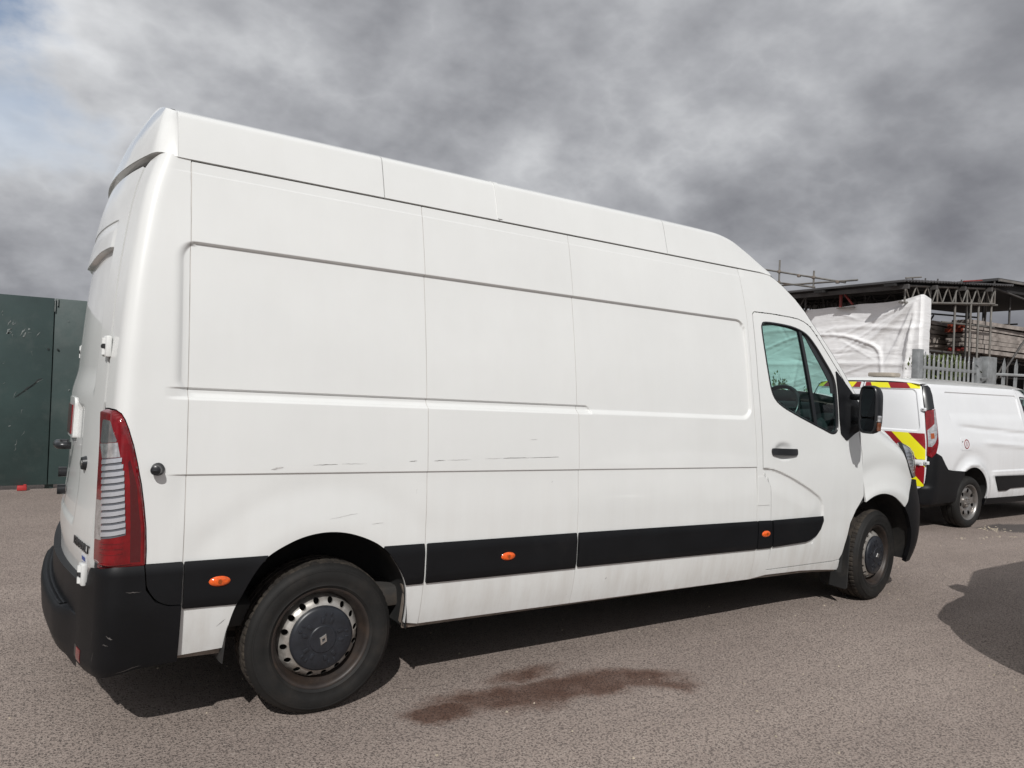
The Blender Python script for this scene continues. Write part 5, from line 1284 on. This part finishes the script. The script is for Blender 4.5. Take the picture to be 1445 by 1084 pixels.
# wheels
def make_small_wheel():
    nh = 7; sub = 16; V = []; Fc = []
    def dish(r): return np.interp(r, [0, .05, .075, .10, .15, .178, .19], [.055, .055, .060, .040, .030, .036, .05])
    for k in range(nh):
        t0 = 2 * np.pi * k / nh; base = len(V); half = np.pi / nh; angs = np.linspace(0, 2 * np.pi, sub, endpoint=False)
        for a in angs: V.append((.140 + .028 * math.cos(a), t0 + .0235 * math.sin(a) / .14))
        for a in angs:
            ca, sa = math.cos(a), math.sin(a); m = max(abs(ca), abs(sa)); u, v = ca / m, sa / m
            V.append((.14 + (u * .05 if u > 0 else u * .07), t0 + v * half))
        for i in range(sub):
            j = (i + 1) % sub; Fc.append((base + i, base + sub + i, base + sub + j, base + j))
    VV = [(r * math.cos(t), dish(r), r * math.sin(t)) for r, t in V]
    bm = bmesh.new(); me = bpy.data.meshes.new('t'); me.from_pydata(VV, [], Fc); bm.from_mesh(me); bpy.data.meshes.remove(me); bmesh.ops.remove_doubles(bm, verts=bm.verts, dist=.0003)
    w = autosm(bmobj('wheel', bm, ALLOY, None), 40)
    lathe('rim', [(.188, .06), (.195, .03), (.202, .012), (.212, .006), (.218, .006), (.219, .014), (.20, .05), (.19, .16)], ALLOY, w, 60, deg=50)
    lathe('hub', [(.076, .062), (.066, .030), (.045, .024), (.03, .02), (0, .02)], ALLOY, w, 30, deg=40)
    for k in range(5):
        a = 2 * np.pi * k / 5; tube('wheel_nut', (.05 * math.cos(a), .035, .05 * math.sin(a)), (.05 * math.cos(a), .012, .05 * math.sin(a)), .010, CHROME, w, 6)
    lathe('brake_disc', [(0, .09), (.13, .09), (.135, .11), (.18, .16)], UNDER, w, 30)
    lathe('tyre', [(.215, .014), (.222, .003), (.245, -.008), (.27, -.010), (.292, -.003), (.305, .010), (.312, .022), (.316, .032), (.318, .05), (.312, .052), (.312, .06), (.319, .062), (.320, .10), (.313, .101), (.313, .112), (.320, .113), (.319, .15), (.314, .175), (.30, .19), (.22, .185)], TYRE, w, 80, deg=40)
    return w
sw2 = make_small_wheel()
for k, (x, y, rz, sp) in enumerate(((8.59, 1.475, 0, .3), (11.26, 1.475, 0, 1.2), (8.59, 2 * CY2 - 1.475, math.pi, .9), (11.26, 2 * CY2 - 1.475, math.pi, 2.0))):
    w = sw2 if k == 0 else copy_tree(sw2, None); place(w, (x, y, .312), rz, sp, van2)
# door mirrors
for s in (1, -1):
    mmh = box('door_mirror', (10.84, CY2 - s * .965, 1.15), (.20, .12, .16), PLASTIC2, van2, .04)

# unseen third van, a copy placed out of view to cast a shadow into it
def copy_thing(r, loc, rz, label):
    c = r.copy(); COL.objects.link(c); c.location = loc; c.rotation_euler = (0, 0, rz); c['label'] = label
    for ch in r.children: copy_tree(ch, c)
    return c
van3 = copy_thing(van2, (5.57, -2.13, 0), math.pi, 'unseen small white panel van added for its shadow, cab glass darkened')
def all_kids(o):
    for c in o.children:
        yield c; yield from all_kids(c)
for o in all_kids(van3):
    if o.name.split('.')[0] in ('window_pane', 'windscreen'):
        o.material_slots[0].link = 'OBJECT'; o.material_slots[0].material = GLASSD
van2['group'] = 'small panel vans'; van3['group'] = 'small panel vans'

# ================================================================== green hoarding
hoard = root('hoarding', (-1.0, 7.62, 0), 'dark green scratched sheet hoarding behind the large van', 'hoarding')
x = -8.12
wds = [2.4, 2.4, 2.4, 2.4, 2.4, 2.4]
for k, wd in enumerate(wds):
    o = box('hoarding_panel', (x + wd / 2, 7.62 + (.010 if k % 2 else 0), 1.20), (wd - .012, .03, 2.29), HOARD, hoard, .003)
    x += wd
for k in range(7):
    px = -8.12 + 2.4 * k
    box('hoarding_post', (px + .02, 7.70, 1.16), (.09, .09, 2.32), HOARD, hoard, .004)
    tube('panel_bolt', (px - .05, 7.612, 1.72), (px - .05, 7.594, 1.72), .012, HOARDD, hoard, 8); tube('panel_bolt', (px + .05, 7.62, 1.72), (px + .05, 7.594, 1.72), .012, HOARDD, hoard, 8)
    if k == 3:
        box('top_clip', (px + .028, 7.598, 2.30), (.012, .01, .09), HOARDS, hoard); box('top_clip', (px + .002, 7.594, 2.26), (.010, .008, .16), HOARDS, hoard)
def hscr(x0, z0, x1, z1, w, mat, n=8):
    P = []
    for t in np.linspace(0, 1, n):
        xx = x0 + (x1 - x0) * t + random.uniform(-.01, .01); zz = z0 + (z1 - z0) * t + random.uniform(-.012, .012); ww = w * math.sin(math.pi * (.08 + .84 * t)) * random.uniform(.4, 1.2)
        P.append([(xx - ww * .5, 7.6015, zz + ww), (xx + ww * .5, 7.6015, zz - ww)])
    gridmesh('scratch_mark', np.array(P), mat, hoard)
hscr(-1.29, 1.12, -1.02, 1.36, .012, HOARDD); hscr(-1.30, 1.11, -1.02, 1.35, .004, HOARDS)
for _ in range(12):
    xx = random.uniform(-1.42, -1.10); zz = random.uniform(1.83, 2.0); hscr(xx, zz, xx + random.uniform(.01, .05), zz + random.uniform(.01, .09), random.uniform(.004, .012), HOARDS, 5)
for _ in range(16):
    xx = random.uniform(-1.5, -.62); zz = random.uniform(.3, 2.25); hscr(xx, zz, xx + random.uniform(-.03, .05), zz + random.uniform(-.03, .07), random.uniform(.002, .006), HOARDS, 4)
hscr(-1.27, .48, -1.25, .62, .004, HOARDS)
rb = root('red_block', (-1.18, 7.56, 0), 'small red plastic chock under the green hoarding', 'chock')
box('chock_body', (-1.18, 7.56, .03), (.10, .10, .055), REDBLOCK, rb, .008); box('chock_lug', (-1.15, 7.53, .065), (.03, .04, .02), REDBLOCK, rb, .004)

# ================================================================== palisade fence and gate
def pale_mesh(hgt, wid):
    t = .012; V = []; prof = [(-wid / 2, .012), (-wid / 4, 0), (0, .014), (wid / 4, 0), (wid / 2, .012)]
    zs = [(0.05, 1.0), (hgt - .13, 1.0), (hgt - .10, .72), (hgt, .05)]
    rows = [[(x * k, y, z) for x, y in prof] for z, k in zs]
    me = bpy.data.meshes.new('pale'); V = [q for r in rows for q in r] ; n = len(prof)
    V += [(x, y + .004, z) for x, y, z in V]; m = len(rows) * n
    Fc = []
    for i in range(len(rows) - 1):
        for j in range(n - 1):
            a = i * n + j; Fc.append((a, a + 1, a + n + 1, a + n)); Fc.append((m + a, m + a + n, m + a + n + 1, m + a + 1))
    for i in range(len(rows) - 1):
        a = i * n; Fc.append((a, a + n, m + a + n, m + a)); a = i * n + n - 1; Fc.append((a, m + a, m + a + n, a + n))
    me.from_pydata(V, [], Fc); me.materials.append(GALV); me.update(); return me
pm = pale_mesh(2.40, .07); pm2 = pale_mesh(2.44, .072)
gate = root('palisade_gate', (13.0, 4.0, 0), 'grey steel palisade gate leaf between square posts', 'gate')
fence = root('palisade_fence', (15.6, 3.5, 0), 'grey steel palisade fence run beside the gate post', 'fence')
def pales(parent, a, b, pitch, me, tilt=.01):
    a = np.array(a, float); b = np.array(b, float); L = np.linalg.norm(b - a); n = int(L / pitch); ang = math.atan2(b[1] - a[1], b[0] - a[0])
    for i in range(n + 1):
        q = a + (b - a) * (i / n); o = bpy.data.objects.new('pale', me); COL.objects.link(o); par(o, parent)
        o.location = (q[0], q[1], random.uniform(-.015, .015)); o.rotation_euler = (0, random.uniform(-tilt, tilt), ang)
pales(gate, (12.06, 3.97, 0), (13.72, 3.97, 0), .150, pm, .004)
box('gate_rail', (12.9, 4.0, 2.13), (1.95, .05, .06), GALV, gate, .004); box('gate_rail', (12.9, 4.0, .45), (1.95, .05, .06), GALV, gate, .004)
box('gate_post', (11.86, 4.0, 1.22), (.16, .12, 2.44), GALV, gate, .006); box('gate_stile', (13.93, 4.0, 1.20), (.17, .08, 2.40), GALV, gate, .005)
box('gate_post', (14.36, 4.02, 1.22), (.34, .16, 2.44), GALV, gate, .006)
box('slide_bolt', (14.05, 3.93, 2.02), (.22, .03, .03), GALV, gate, .004)
fa, fb = (14.70, 3.92, 0), (20.0, .60, 0)
pales(fence, fa, fb, .215, pm2, .03)
for z in (2.12, .5):
    d = np.array([fb[0] - fa[0], fb[1] - fa[1]]); L = np.linalg.norm(d); R3 = Matrix.Rotation(math.atan2(d[1], d[0]), 3, 'Z')
    box('fence_rail', ((fa[0] + fb[0]) / 2 - .1, (fa[1] + fb[1]) / 2 + .06, z), (L + .3, .05, .05), GALV, fence, .004, R3)
for t in (.45, .95): box('fence_post', (fa[0] + (fb[0] - fa[0]) * t + .06, fa[1] + (fb[1] - fa[1]) * t + .10, 1.2), (.1, .1, 2.4), GALV, fence, .005)

# ================================================================== white sheeting
from mathutils import noise as mnoise
sheet_root = root('white_sheeting', (14.5, 9.0, 0), 'crumpled white plastic sheeting hung on the scaffold', 'sheeting')
ny, nz = 260, 150
ys = np.linspace(5.47, 13.5, ny); zs = np.linspace(.02, 1.0, nz)
fold = np.array(catmull([(9.6, 2.6), (8.6, 2.95), (7.9, 3.0), (7.28, 2.98), (6.8, 2.86), (6.42, 2.70), (6.30, 2.5), (6.25, 2.1), (6.22, 1.2)], 5))
creases = []
for _ in range(26):
    a0 = np.array((5.55, 3.68)); an = random.uniform(-1.45, -.25); creases.append((a0, a0 + np.array((math.cos(math.pi + an * -1) * -1 if False else abs(math.cos(an)), math.sin(an))) * random.uniform(.8, 2.6), random.uniform(.012, .03), random.uniform(.02, .05)))
for _ in range(90):
    a0 = np.array((random.uniform(5.6, 13), random.uniform(.8, 3.5))); an = random.gauss(-.45, .5); creases.append((a0, a0 + np.array((math.cos(an), math.sin(an))) * random.uniform(.5, 1.6), random.uniform(.006, .022) * random.choice((1, -1)), random.uniform(.012, .035)))
Y, Zt = np.meshgrid(ys, zs, indexing='ij')
topz = np.interp(ys, [5.47, 5.55, 5.8, 6.5, 8.3, 10, 13.5], [3.78, 3.76, 3.70, 3.66, 3.62, 3.60, 3.55]) + np.array([.03 * mnoise.noise((y * 1.7, 0, 0)) for y in ys])
Z = .02 + (topz[:, None] - .02) * Zt
D = np.zeros_like(Y)
def segd(a, b):
    ab = b - a; t = np.clip(((Y - a[0]) * ab[0] + (Z - a[1]) * ab[1]) / (ab @ ab), 0, 1); return np.hypot(Y - a[0] - t * ab[0], Z - a[1] - t * ab[1]), t
for a, b, am, wd in creases:
    d, t = segd(a, b); D += am * np.exp(-(d / wd) ** 2) * np.sin(np.pi * np.clip(t, .02, .98))
best = np.full_like(Y, 9.0)
for i in range(len(fold) - 1):
    d, t = segd(fold[i], fold[i + 1]); best = np.minimum(best, d)
wig = np.array([[mnoise.noise((y * 9, z * 9, 2.0)) for z in zs * 3.7] for y in ys])
D += .032 * np.exp(-(best / (.034 + .016 * wig)) ** 2)
D += .02 * np.exp(-((Z - 3.12 - .04 * np.sin(Y * 3)) / .05) ** 2) + .018 * np.exp(-((Z - 2.32) / .06) ** 2)
low = np.array([[mnoise.fractal((y * .6, z * .7, 5.0), 1.0, 2.0, 2) for z in zs * 3.7] for y in ys])
D += .07 * low + .004 * wig
D -= .05 * sst(Y, 5.9, 5.5) * 0
P = np.stack([14.5 - D, Y, Z], -1)
gridmesh('sheet', P, SHEETM, sheet_root, flip=True)
# wrapped return at the near end, rolled round a tube
P2 = np.stack([P[0] + np.array([0.0, 0, 0]), P[0] + np.array([.04, -.035, 0.005]), P[0] + np.array([.12, -.03, 0]), P[0] + np.array([.45, .02, -.05])], 0)
gridmesh('sheet_return', P2, SHEETM, sheet_root)
tube('edge_pole', (14.58, 5.50, 0), (14.58, 5.50, 3.74), .024, TUBE, sheet_root)

# ================================================================== scaffold canopy
scaf = root('scaffold_canopy', (16.5, 8.5, 0), 'dark scaffold shelter with a lattice beam and flat roof above the sheeting', 'scaffold')
def zr(x): return 4.06 + .085 * (x - 14.4)
# roof sheets: corrugated bays
for k in range(5):
    x0 = 14.15 + k * .95; x1 = x0 + .93; n = 40; ys_ = np.linspace(5.62, 15.5, 2); xs_ = np.linspace(x0, x1, n)
    zz = np.array([zr(x) + .018 * (1 if int((x - x0) / .06) % 2 else 0) for x in xs_])
    top = np.stack([np.repeat(xs_[:, None], 2, 1), np.repeat(ys_[None], n, 0), np.repeat((zz + .02)[:, None], 2, 1)], -1); bot = top - np.array([0, 0, .035])
    V = np.concatenate([top.reshape(-1, 3), bot.reshape(-1, 3)]); m = n * 2; Fc = []
    for i in range(n - 1):
        a = 2 * i; Fc += [(a, a + 2, a + 3, a + 1), (m + a, m + a + 1, m + a + 3, m + a + 2), (a, m + a, m + a + 2, a + 2), (a + 1, a + 3, m + a + 3, m + a + 1)]
    Fc += [(0, 1, m + 1, m), (m - 2, 2 * m - 2, 2 * m - 1, m - 1)]
    mk('roof_sheet', V, Fc, ROOFM, scaf)
for y in (5.9, 7.6, 9.5, 11.5, 13.5): box('roof_board', (16.5, y, zr(16.5) - .06), (4.9, .22, .05), DARKB, scaf, 0, Matrix.Rotation(-math.atan(.085), 3, 'Y'))
for x in (14.3, 15.4, 16.6, 17.8): box('roof_beam', (x, 10.4, zr(x) - .11), (.07, 9.6, .09), TUBED, scaf)
# the right-hand bay's roof
R3 = Matrix.Rotation(-math.atan(.03), 3, 'Y')
box('roof_sheet', (21.3, 9.5, 4.64), (6.0, 7.6, .06), ROOFM, scaf, 0, R3); box('edge_tube_cover', (21.3, 5.68, 4.61), (6.0, .05, .05), TUBE, scaf, 0, R3)
box('roof_board', (21.3, 7.6, 4.47), (5.8, 3.6, .20), DARKB, scaf, 0, R3)
# lattice beam along the front edge
def lattice(a, b, hgt, n, mat, r=.022):
    a = np.array(a, float); b = np.array(b, float); up = np.array([0, 0, hgt])
    tube('lattice_chord', a, b, r * 1.15, mat, scaf); tube('lattice_chord', a + up, b + up, r * 1.15, mat, scaf)
    for i in range(n):
        p_ = a + (b - a) * (i / n); m_ = a + (b - a) * ((i + .5) / n); q_ = a + (b - a) * ((i + 1) / n)
        tube('lattice_brace', p_ + up, m_, r * .75, mat, scaf, 6); tube('lattice_brace', m_, q_ + up, r * .75, mat, scaf, 6)
    for i in (0, n // 3, 2 * n // 3, n): q_ = a + (b - a) * (i / n); tube('lattice_post', q_, q_ + up, r, mat, scaf, 6)
lattice((14.42, 5.75, 3.62), (18.25, 5.75, 3.95), .36, 9, TUBE)
lattice((14.45, 8.2, 3.60), (14.45, 13.5, 3.60), .36, 12, TUBED); lattice((16.0, 6.5, 3.75), (16.0, 13.5, 3.75), .34, 14, TUBED); lattice((14.42, 9.6, 3.62), (18.25, 9.6, 3.9), .34, 9, TUBED)
tube('red_prop', (14.42, 7.25, 3.62), (14.42, 7.25, 4.0), .035, REDP, scaf); tube('red_prop', (14.42, 7.22, 3.98), (14.42, 6.95, 3.66), .025, REDP, scaf); box('prop_plate', (14.42, 7.12, 3.60), (.08, .42, .02), TUBE, scaf)
# standards and ledgers
for x, y, z1, mt in ((15.49, 5.8, 4.1, TUBE), (16.56, 5.8, 4.2, TUBE), (17.16, 5.75, 3.95, TUBE), (17.28, 5.9, 3.98, TUBE), (17.62, 5.8, 4.05, TUBE), (18.22, 5.8, 4.4, TUBE), (18.9, 6.3, 4.4, TUBED), (19.8, 6.1, 4.5, TUBED), (14.6, 9.0, 4.0, TUBED), (14.6, 12.5, 4.0, TUBED), (16.4, 9.0, 4.1, TUBED), (17.6, 9.0, 4.1, TUBED), (18.6, 9.0, 4.2, TUBED), (19.6, 8.5, 4.3, TUBED), (15.4, 8.4, 4.1, TUBED), (20.6, 7.5, 4.4, TUBED), (21.5, 6.2, 4.4, TUBED), (15.9, 7.6, 4.1, TUBED), (14.9, 7.2, 3.6, TUBED)):
    tube('standard', (x, y, 0), (x, y, z1), .026, mt, scaf)
for a, b, mt in (((14.4, 5.85, 3.63), (18.6, 5.85, 3.96), TUBE), ((15.2, 5.9, 3.38), (17.2, 6.6, 3.30), TUBE), ((16.2, 5.9, 3.36), (18.6, 5.9, 3.42), TUBE), ((14.6, 6.2, 2.62), (22, 6.2, 2.62), TUBED), ((14.6, 8.6, 2.62), (22, 8.6, 2.62), TUBED), ((18.2, 5.9, 4.3), (19.6, 6.6, 3.2), TUBED), ((18.3, 5.8, 4.35), (22, 5.8, 4.05), TUBED), ((14.6, 9.0, 3.45), (22, 9.0, 3.75), TUBED), ((19.0, 5.9, 2.2), (20.3, 5.9, 3.3), TUBED), ((16.0, 6.1, 1.6), (17.2, 6.1, 2.6), TUBED), ((18.4, 6.0, 1.5), (19.3, 6.0, 2.5), TUBED)):
    tube('ledger', a, b, .024, mt, scaf)
for y in (6.2, 7.0, 7.8): tube('transom', (14.8, y, 2.72), (22.5, y, 2.72), .03, TUBED, scaf)
for _ in range(34):
    x0 = random.uniform(14.8, 22); y0 = random.uniform(6.4, 11.5); z0 = random.choice((3.2, 3.5, 3.75, 2.6, 2.2, 1.7)) + random.uniform(-.1, .1); L_ = random.uniform(1.2, 3.5)
    if random.random() < .5: tube('ledger', (x0, y0, z0), (x0 + L_, y0, z0 + random.uniform(-.05, .15)), .024, TUBED, scaf, 6)
    elif random.random() < .5: tube('transom', (x0, y0, z0), (x0, y0 + L_, z0), .024, TUBED, scaf, 6)
    else: tube('brace', (x0, y0, 1.2), (x0 + L_ * .6, y0, 3.8), .024, TUBED, scaf, 6)
for k in range(9):
    tube('standard', (15.2 + k * .85, random.uniform(8.2, 11.5), 0), (15.2 + k * .85, random.uniform(8.2, 11.5), 4.1), .026, TUBED, scaf, 6)
for x_ in (15.0, 16.2, 17.4, 18.6, 19.8): box('plank', (x_ + .5, 8.2 + random.uniform(-.3, .3), 3.30 + random.uniform(-.05, .2)), (1.9, .23, .04), DARKB, scaf, .004)
# short hand ladder seen against the dark
lp = [(18.3, 6.9, 3.38), (20.6, 6.9, 3.15)]
for dz in (0, -.16): tube('ladder_stile', (lp[0][0], 6.9, 3.42 + dz), (lp[1][0], 6.9, 3.18 + dz), .018, ORNP, scaf, 6)
for t in np.linspace(.05, .95, 9):
    xx = lp[0][0] + 2.3 * t; zz = 3.42 - .24 * t; tube('ladder_rung', (xx, 6.9, zz), (xx, 6.9, zz - .16), .012, ORNP, scaf, 6)
# guard rail over the roof, far side
for a, b in (((14.5, 10.3, 4.93), (14.5, 7.2, 4.19)), ((14.5, 9.9, 4.53), (14.5, 8.0, 4.15)), ((14.5, 9.6, 4.30), (14.5, 6.9, 4.22))): tube('guard_rail', a, b, .022, TUBE, scaf)
for y, z0, z1 in ((9.03, 4.05, 4.92), (8.04, 4.05, 4.55)): tube('guard_post', (14.5, y, z0), (14.5, y, z1), .022, TUBE, scaf)
for y, z in ((9.03, 4.63), (9.03, 4.36), (8.04, 4.39), (8.45, 4.47), (7.4, 4.22)): box('coupler', (14.49, y, z), (.07, .07, .07), RUST, scaf, .01)
for x, y in ((14.6, 5.7), (15.1, 5.7), (15.6, 5.7), (16.5, 5.65), (17.1, 5.7), (18.0, 5.65), (19.0, 5.7)): tube('tube_end', (x, y, zr(x)), (x, y, zr(x) + .09), .018, TUBED, scaf, 6)
tube('loose_tube', (14.25, 5.65, zr(14.3) + .06), (14.75, 5.60, zr(14.7) + .10), .018, TUBE, scaf, 6); tube('loose_tube', (16.5, 5.6, zr(16.5) + .05), (17.3, 5.6, zr(17.3) + .09), .018, REDP, scaf, 6)

# dark backing boards, added to stand for the shade inside the scaffold
tw = root('shade_backing', (18.5, 12.6, 0), 'dark backing boards standing in for the shade behind the scaffold standards', 'backing')
for k in range(24):
    xx = 14.9 + k * .5; box('backing_board', (xx, 12.6 + random.uniform(-.01, .01), 1.78), (.485, .05, 3.56 + random.uniform(-.04, .04)), DARKB, tw)
for k in range(30):
    yy_ = -2.0 + k * .5; box('backing_board', (25.4 + random.uniform(-.01, .01), yy_, 1.78), (.05, .485, 3.56 + random.uniform(-.04, .04)), DARKB, tw)
for k in range(6): box('backing_top', (15.9 + k * 2.05, 13.9, 3.66 + .02 * (k % 2)), (2.04, 2.8, .08), DARKB, tw)

# ================================================================== stacked staging boards
def board_mesh(L):
    w, h = .42, .095; V = []; Fc = []
    bm = bmesh.new()
    def bxx(c, s):
        r = bmesh.ops.create_cube(bm, size=1.0); bmesh.ops.scale(bm, vec=s, verts=r['verts']); bmesh.ops.translate(bm, vec=c, verts=r['verts'])
    bxx((L / 2, 0, h / 2 - .006), (L, w - .04, .014)); 
    for s in (-1, 1): bxx((L / 2, s * (w / 2 - .014), h / 2), (L, .026, h))
    me = bpy.data.meshes.new('deck'); bm.to_mesh(me); bm.free(); me.materials.append(BOARDM); return me
def endcap_mesh(mat):
    bm = bmesh.new()
    def bxx(c, s):
        r = bmesh.ops.create_cube(bm, size=1.0); bmesh.ops.scale(bm, vec=s, verts=r['verts']); bmesh.ops.translate(bm, vec=c, verts=r['verts'])
    bxx((-.014, 0, .048), (.022, .42, .085)); bxx((-.035, -.15, .06), (.03, .05, .04)); bxx((-.035, .15, .06), (.03, .05, .04))
    me = bpy.data.meshes.new('end_cap'); bm.to_mesh(me); bm.free(); me.materials.append(mat); return me
LB = 4.6
bmesh1 = board_mesh(LB); caps = [endcap_mesh(BOARDM), endcap_mesh(ORNP), endcap_mesh(REDP)]
stacks = [(16.05, 7.62, 2.76, 6, 'far'), (16.55, 6.92, 2.76, 7, 'mid'), (17.55, 6.22, 2.78, 7, 'near')]
pick = {(0, 2): 1, (1, 6): 2, (1, 0): 1, (2, 5): 1, (2, 4): 1, (2, 0): 2}
for si, (x, y, z, n, nm) in enumerate(stacks):
    for k in range(n):
        yy_ = y + random.uniform(-.03, .03); xx_ = x + random.uniform(-.12, .12); zz_ = z + k * .112
        ordw = 'top' if k == n - 1 else ('lowest', 'second lowest', 'third lowest', 'fourth lowest', 'fifth lowest', 'sixth lowest')[k]
        capw = ('', 'orange-ended ', 'red-ended ')[pick.get((si, k), 0)]
        r_ = root('staging_board', (xx_, yy_, zz_), ordw + ' ' + capw + ['weathered staging board in the stack furthest under the canopy', 'weathered staging board in the middle stack under the canopy', 'weathered staging board in the stack beside the front standards'][si], 'staging board', 'staging boards stacked under the canopy')
        for nm_, me_ in (('deck', bmesh1), ('end_cap', caps[pick.get((si, k), 0)])):
            o = bpy.data.objects.new(nm_, me_); COL.objects.link(o); o.parent = r_
        o = bpy.data.objects.new('end_cap', caps[2 if (si, k) in ((2, 2), (2, 3)) else 0]); COL.objects.link(o); o.parent = r_; o.location = (LB, 0, 0); o.rotation_euler = (0, 0, math.pi)
        r_.rotation_euler = (0, random.uniform(-.004, .012), random.uniform(-.02, .02))

# ================================================================== climbing plant behind the gate
bush = root('leafy_shrub', (13.7, 4.6, 0), 'straggly yellow green shrub growing behind the palisade gate', 'shrub')
V = []; Fc = []
def leaf(c, s):
    n_ = rng.normal(size=3); n_ /= np.linalg.norm(n_); u = np.cross(n_, [0, 0, 1.0]); u /= max(np.linalg.norm(u), 1e-6); v = np.cross(n_, u); k = len(V)
    V.extend([c - v * s, c + u * s * .45, c + v * s, c - u * s * .45]); Fc.append((k, k + 1, k + 2, k + 3))
for _ in range(2600):
    t = rng.random(); c = np.array([13.25 + 0.95 * t + rng.normal() * .08, 4.55 + rng.normal() * .18, 0])
    top = 2.42 - .35 * (t - .35) ** 2 + .10 * mnoise.noise((t * 9, 0, 3)); c[2] = top - abs(rng.normal()) * .35
    c[0] = max(c[0], 13.22 + .1 * rng.random()); leaf(c, rng.uniform(.025, .055))
mk('foliage', V, Fc, LEAFM, bush)
for k in range(7):
    x0 = 13.3 + k * .13; polytube('stem', [(x0, 4.6, 0), (x0 + .05, 4.58, 1.0), (x0 + random.uniform(-.1, .15), 4.55, 2.25)], [.018, .013, .005], STEM, bush, 6)
# sprig seen through the cab glass
sprig = root('tall_weed', (13.4, 8.0, 0), 'tall leafy weed in front of the white sheeting', 'weed')
V = []; Fc = []
stems = []
for k in range(9):
    bx0 = np.array([13.4 + rng.normal() * .10, 8.0 + rng.normal() * .22, 0]); tp = bx0 + np.array([rng.normal() * .08, rng.normal() * .28, rng.uniform(1.55, 2.1)]); md = (bx0 + tp) / 2 + rng.normal(size=3) * .03
    polytube('stem', [bx0, md, tp], [.012, .008, .003], STEM, sprig, 6)
    for _ in range(70):
        t = rng.uniform(.35, 1); q = bx0 + (tp - bx0) * t + rng.normal(size=3) * .05; leaf(q, rng.uniform(.03, .06))
mk('foliage', V, Fc, LEAFM, sprig)

# ================================================================== grit and scraps on the ground
def debris():
    V = []; Fc = []
    def bit(x, y, l, w, h, a):
        k = len(V); c, s = math.cos(a), math.sin(a)
        for dx, dy, dz in ((-l, -w, 0), (l, -w, 0), (l, w, 0), (-l, w, 0), (-l * .6, -w * .5, h), (l * .7, -w * .6, h), (l * .5, w * .6, h), (-l * .7, w * .5, h)):
            dx *= random.uniform(.7, 1.2); dy *= random.uniform(.7, 1.2); V.append((x + dx * c - dy * s, y + dx * s + dy * c, dz + .0005))
        Fc.extend([(k + 4, k + 5, k + 6, k + 7), (k, k + 1, k + 5, k + 4), (k + 1, k + 2, k + 6, k + 5), (k + 2, k + 3, k + 7, k + 6), (k + 3, k, k + 4, k + 7)])
    for _ in range(45): 
        bit(8.78 + random.gauss(0, .12), 1.30 + random.gauss(0, .07), random.uniform(.004, .016), random.uniform(.003, .008), .006, random.uniform(0, 3))
    for a, b, l in ((8.1, 1.05, .10), (8.3, 1.02, .08), (7.75, 1.15, .06), (8.45, .92, .07), (9.2, .55, .07)):
        for _ in range(5): bit(a + random.gauss(0, l * .6), b + random.gauss(0, .02), l * random.uniform(.06, .2), random.uniform(.003, .010), .004, random.gauss(-.1, .3))
    for _ in range(420):
        r = random.random(); x = random.uniform(-1.5, 9); y = random.uniform(-2.6, 1.2)
        s = random.uniform(.002, .006); bit(x, y, s, s * .8, s * .9, random.uniform(0, 3))
    o = mk('loose_grit', V, Fc, STRAWM); tag(o, 'pale loose grit and scraps scattered on the asphalt', 'grit', None, 'stuff')
debris()
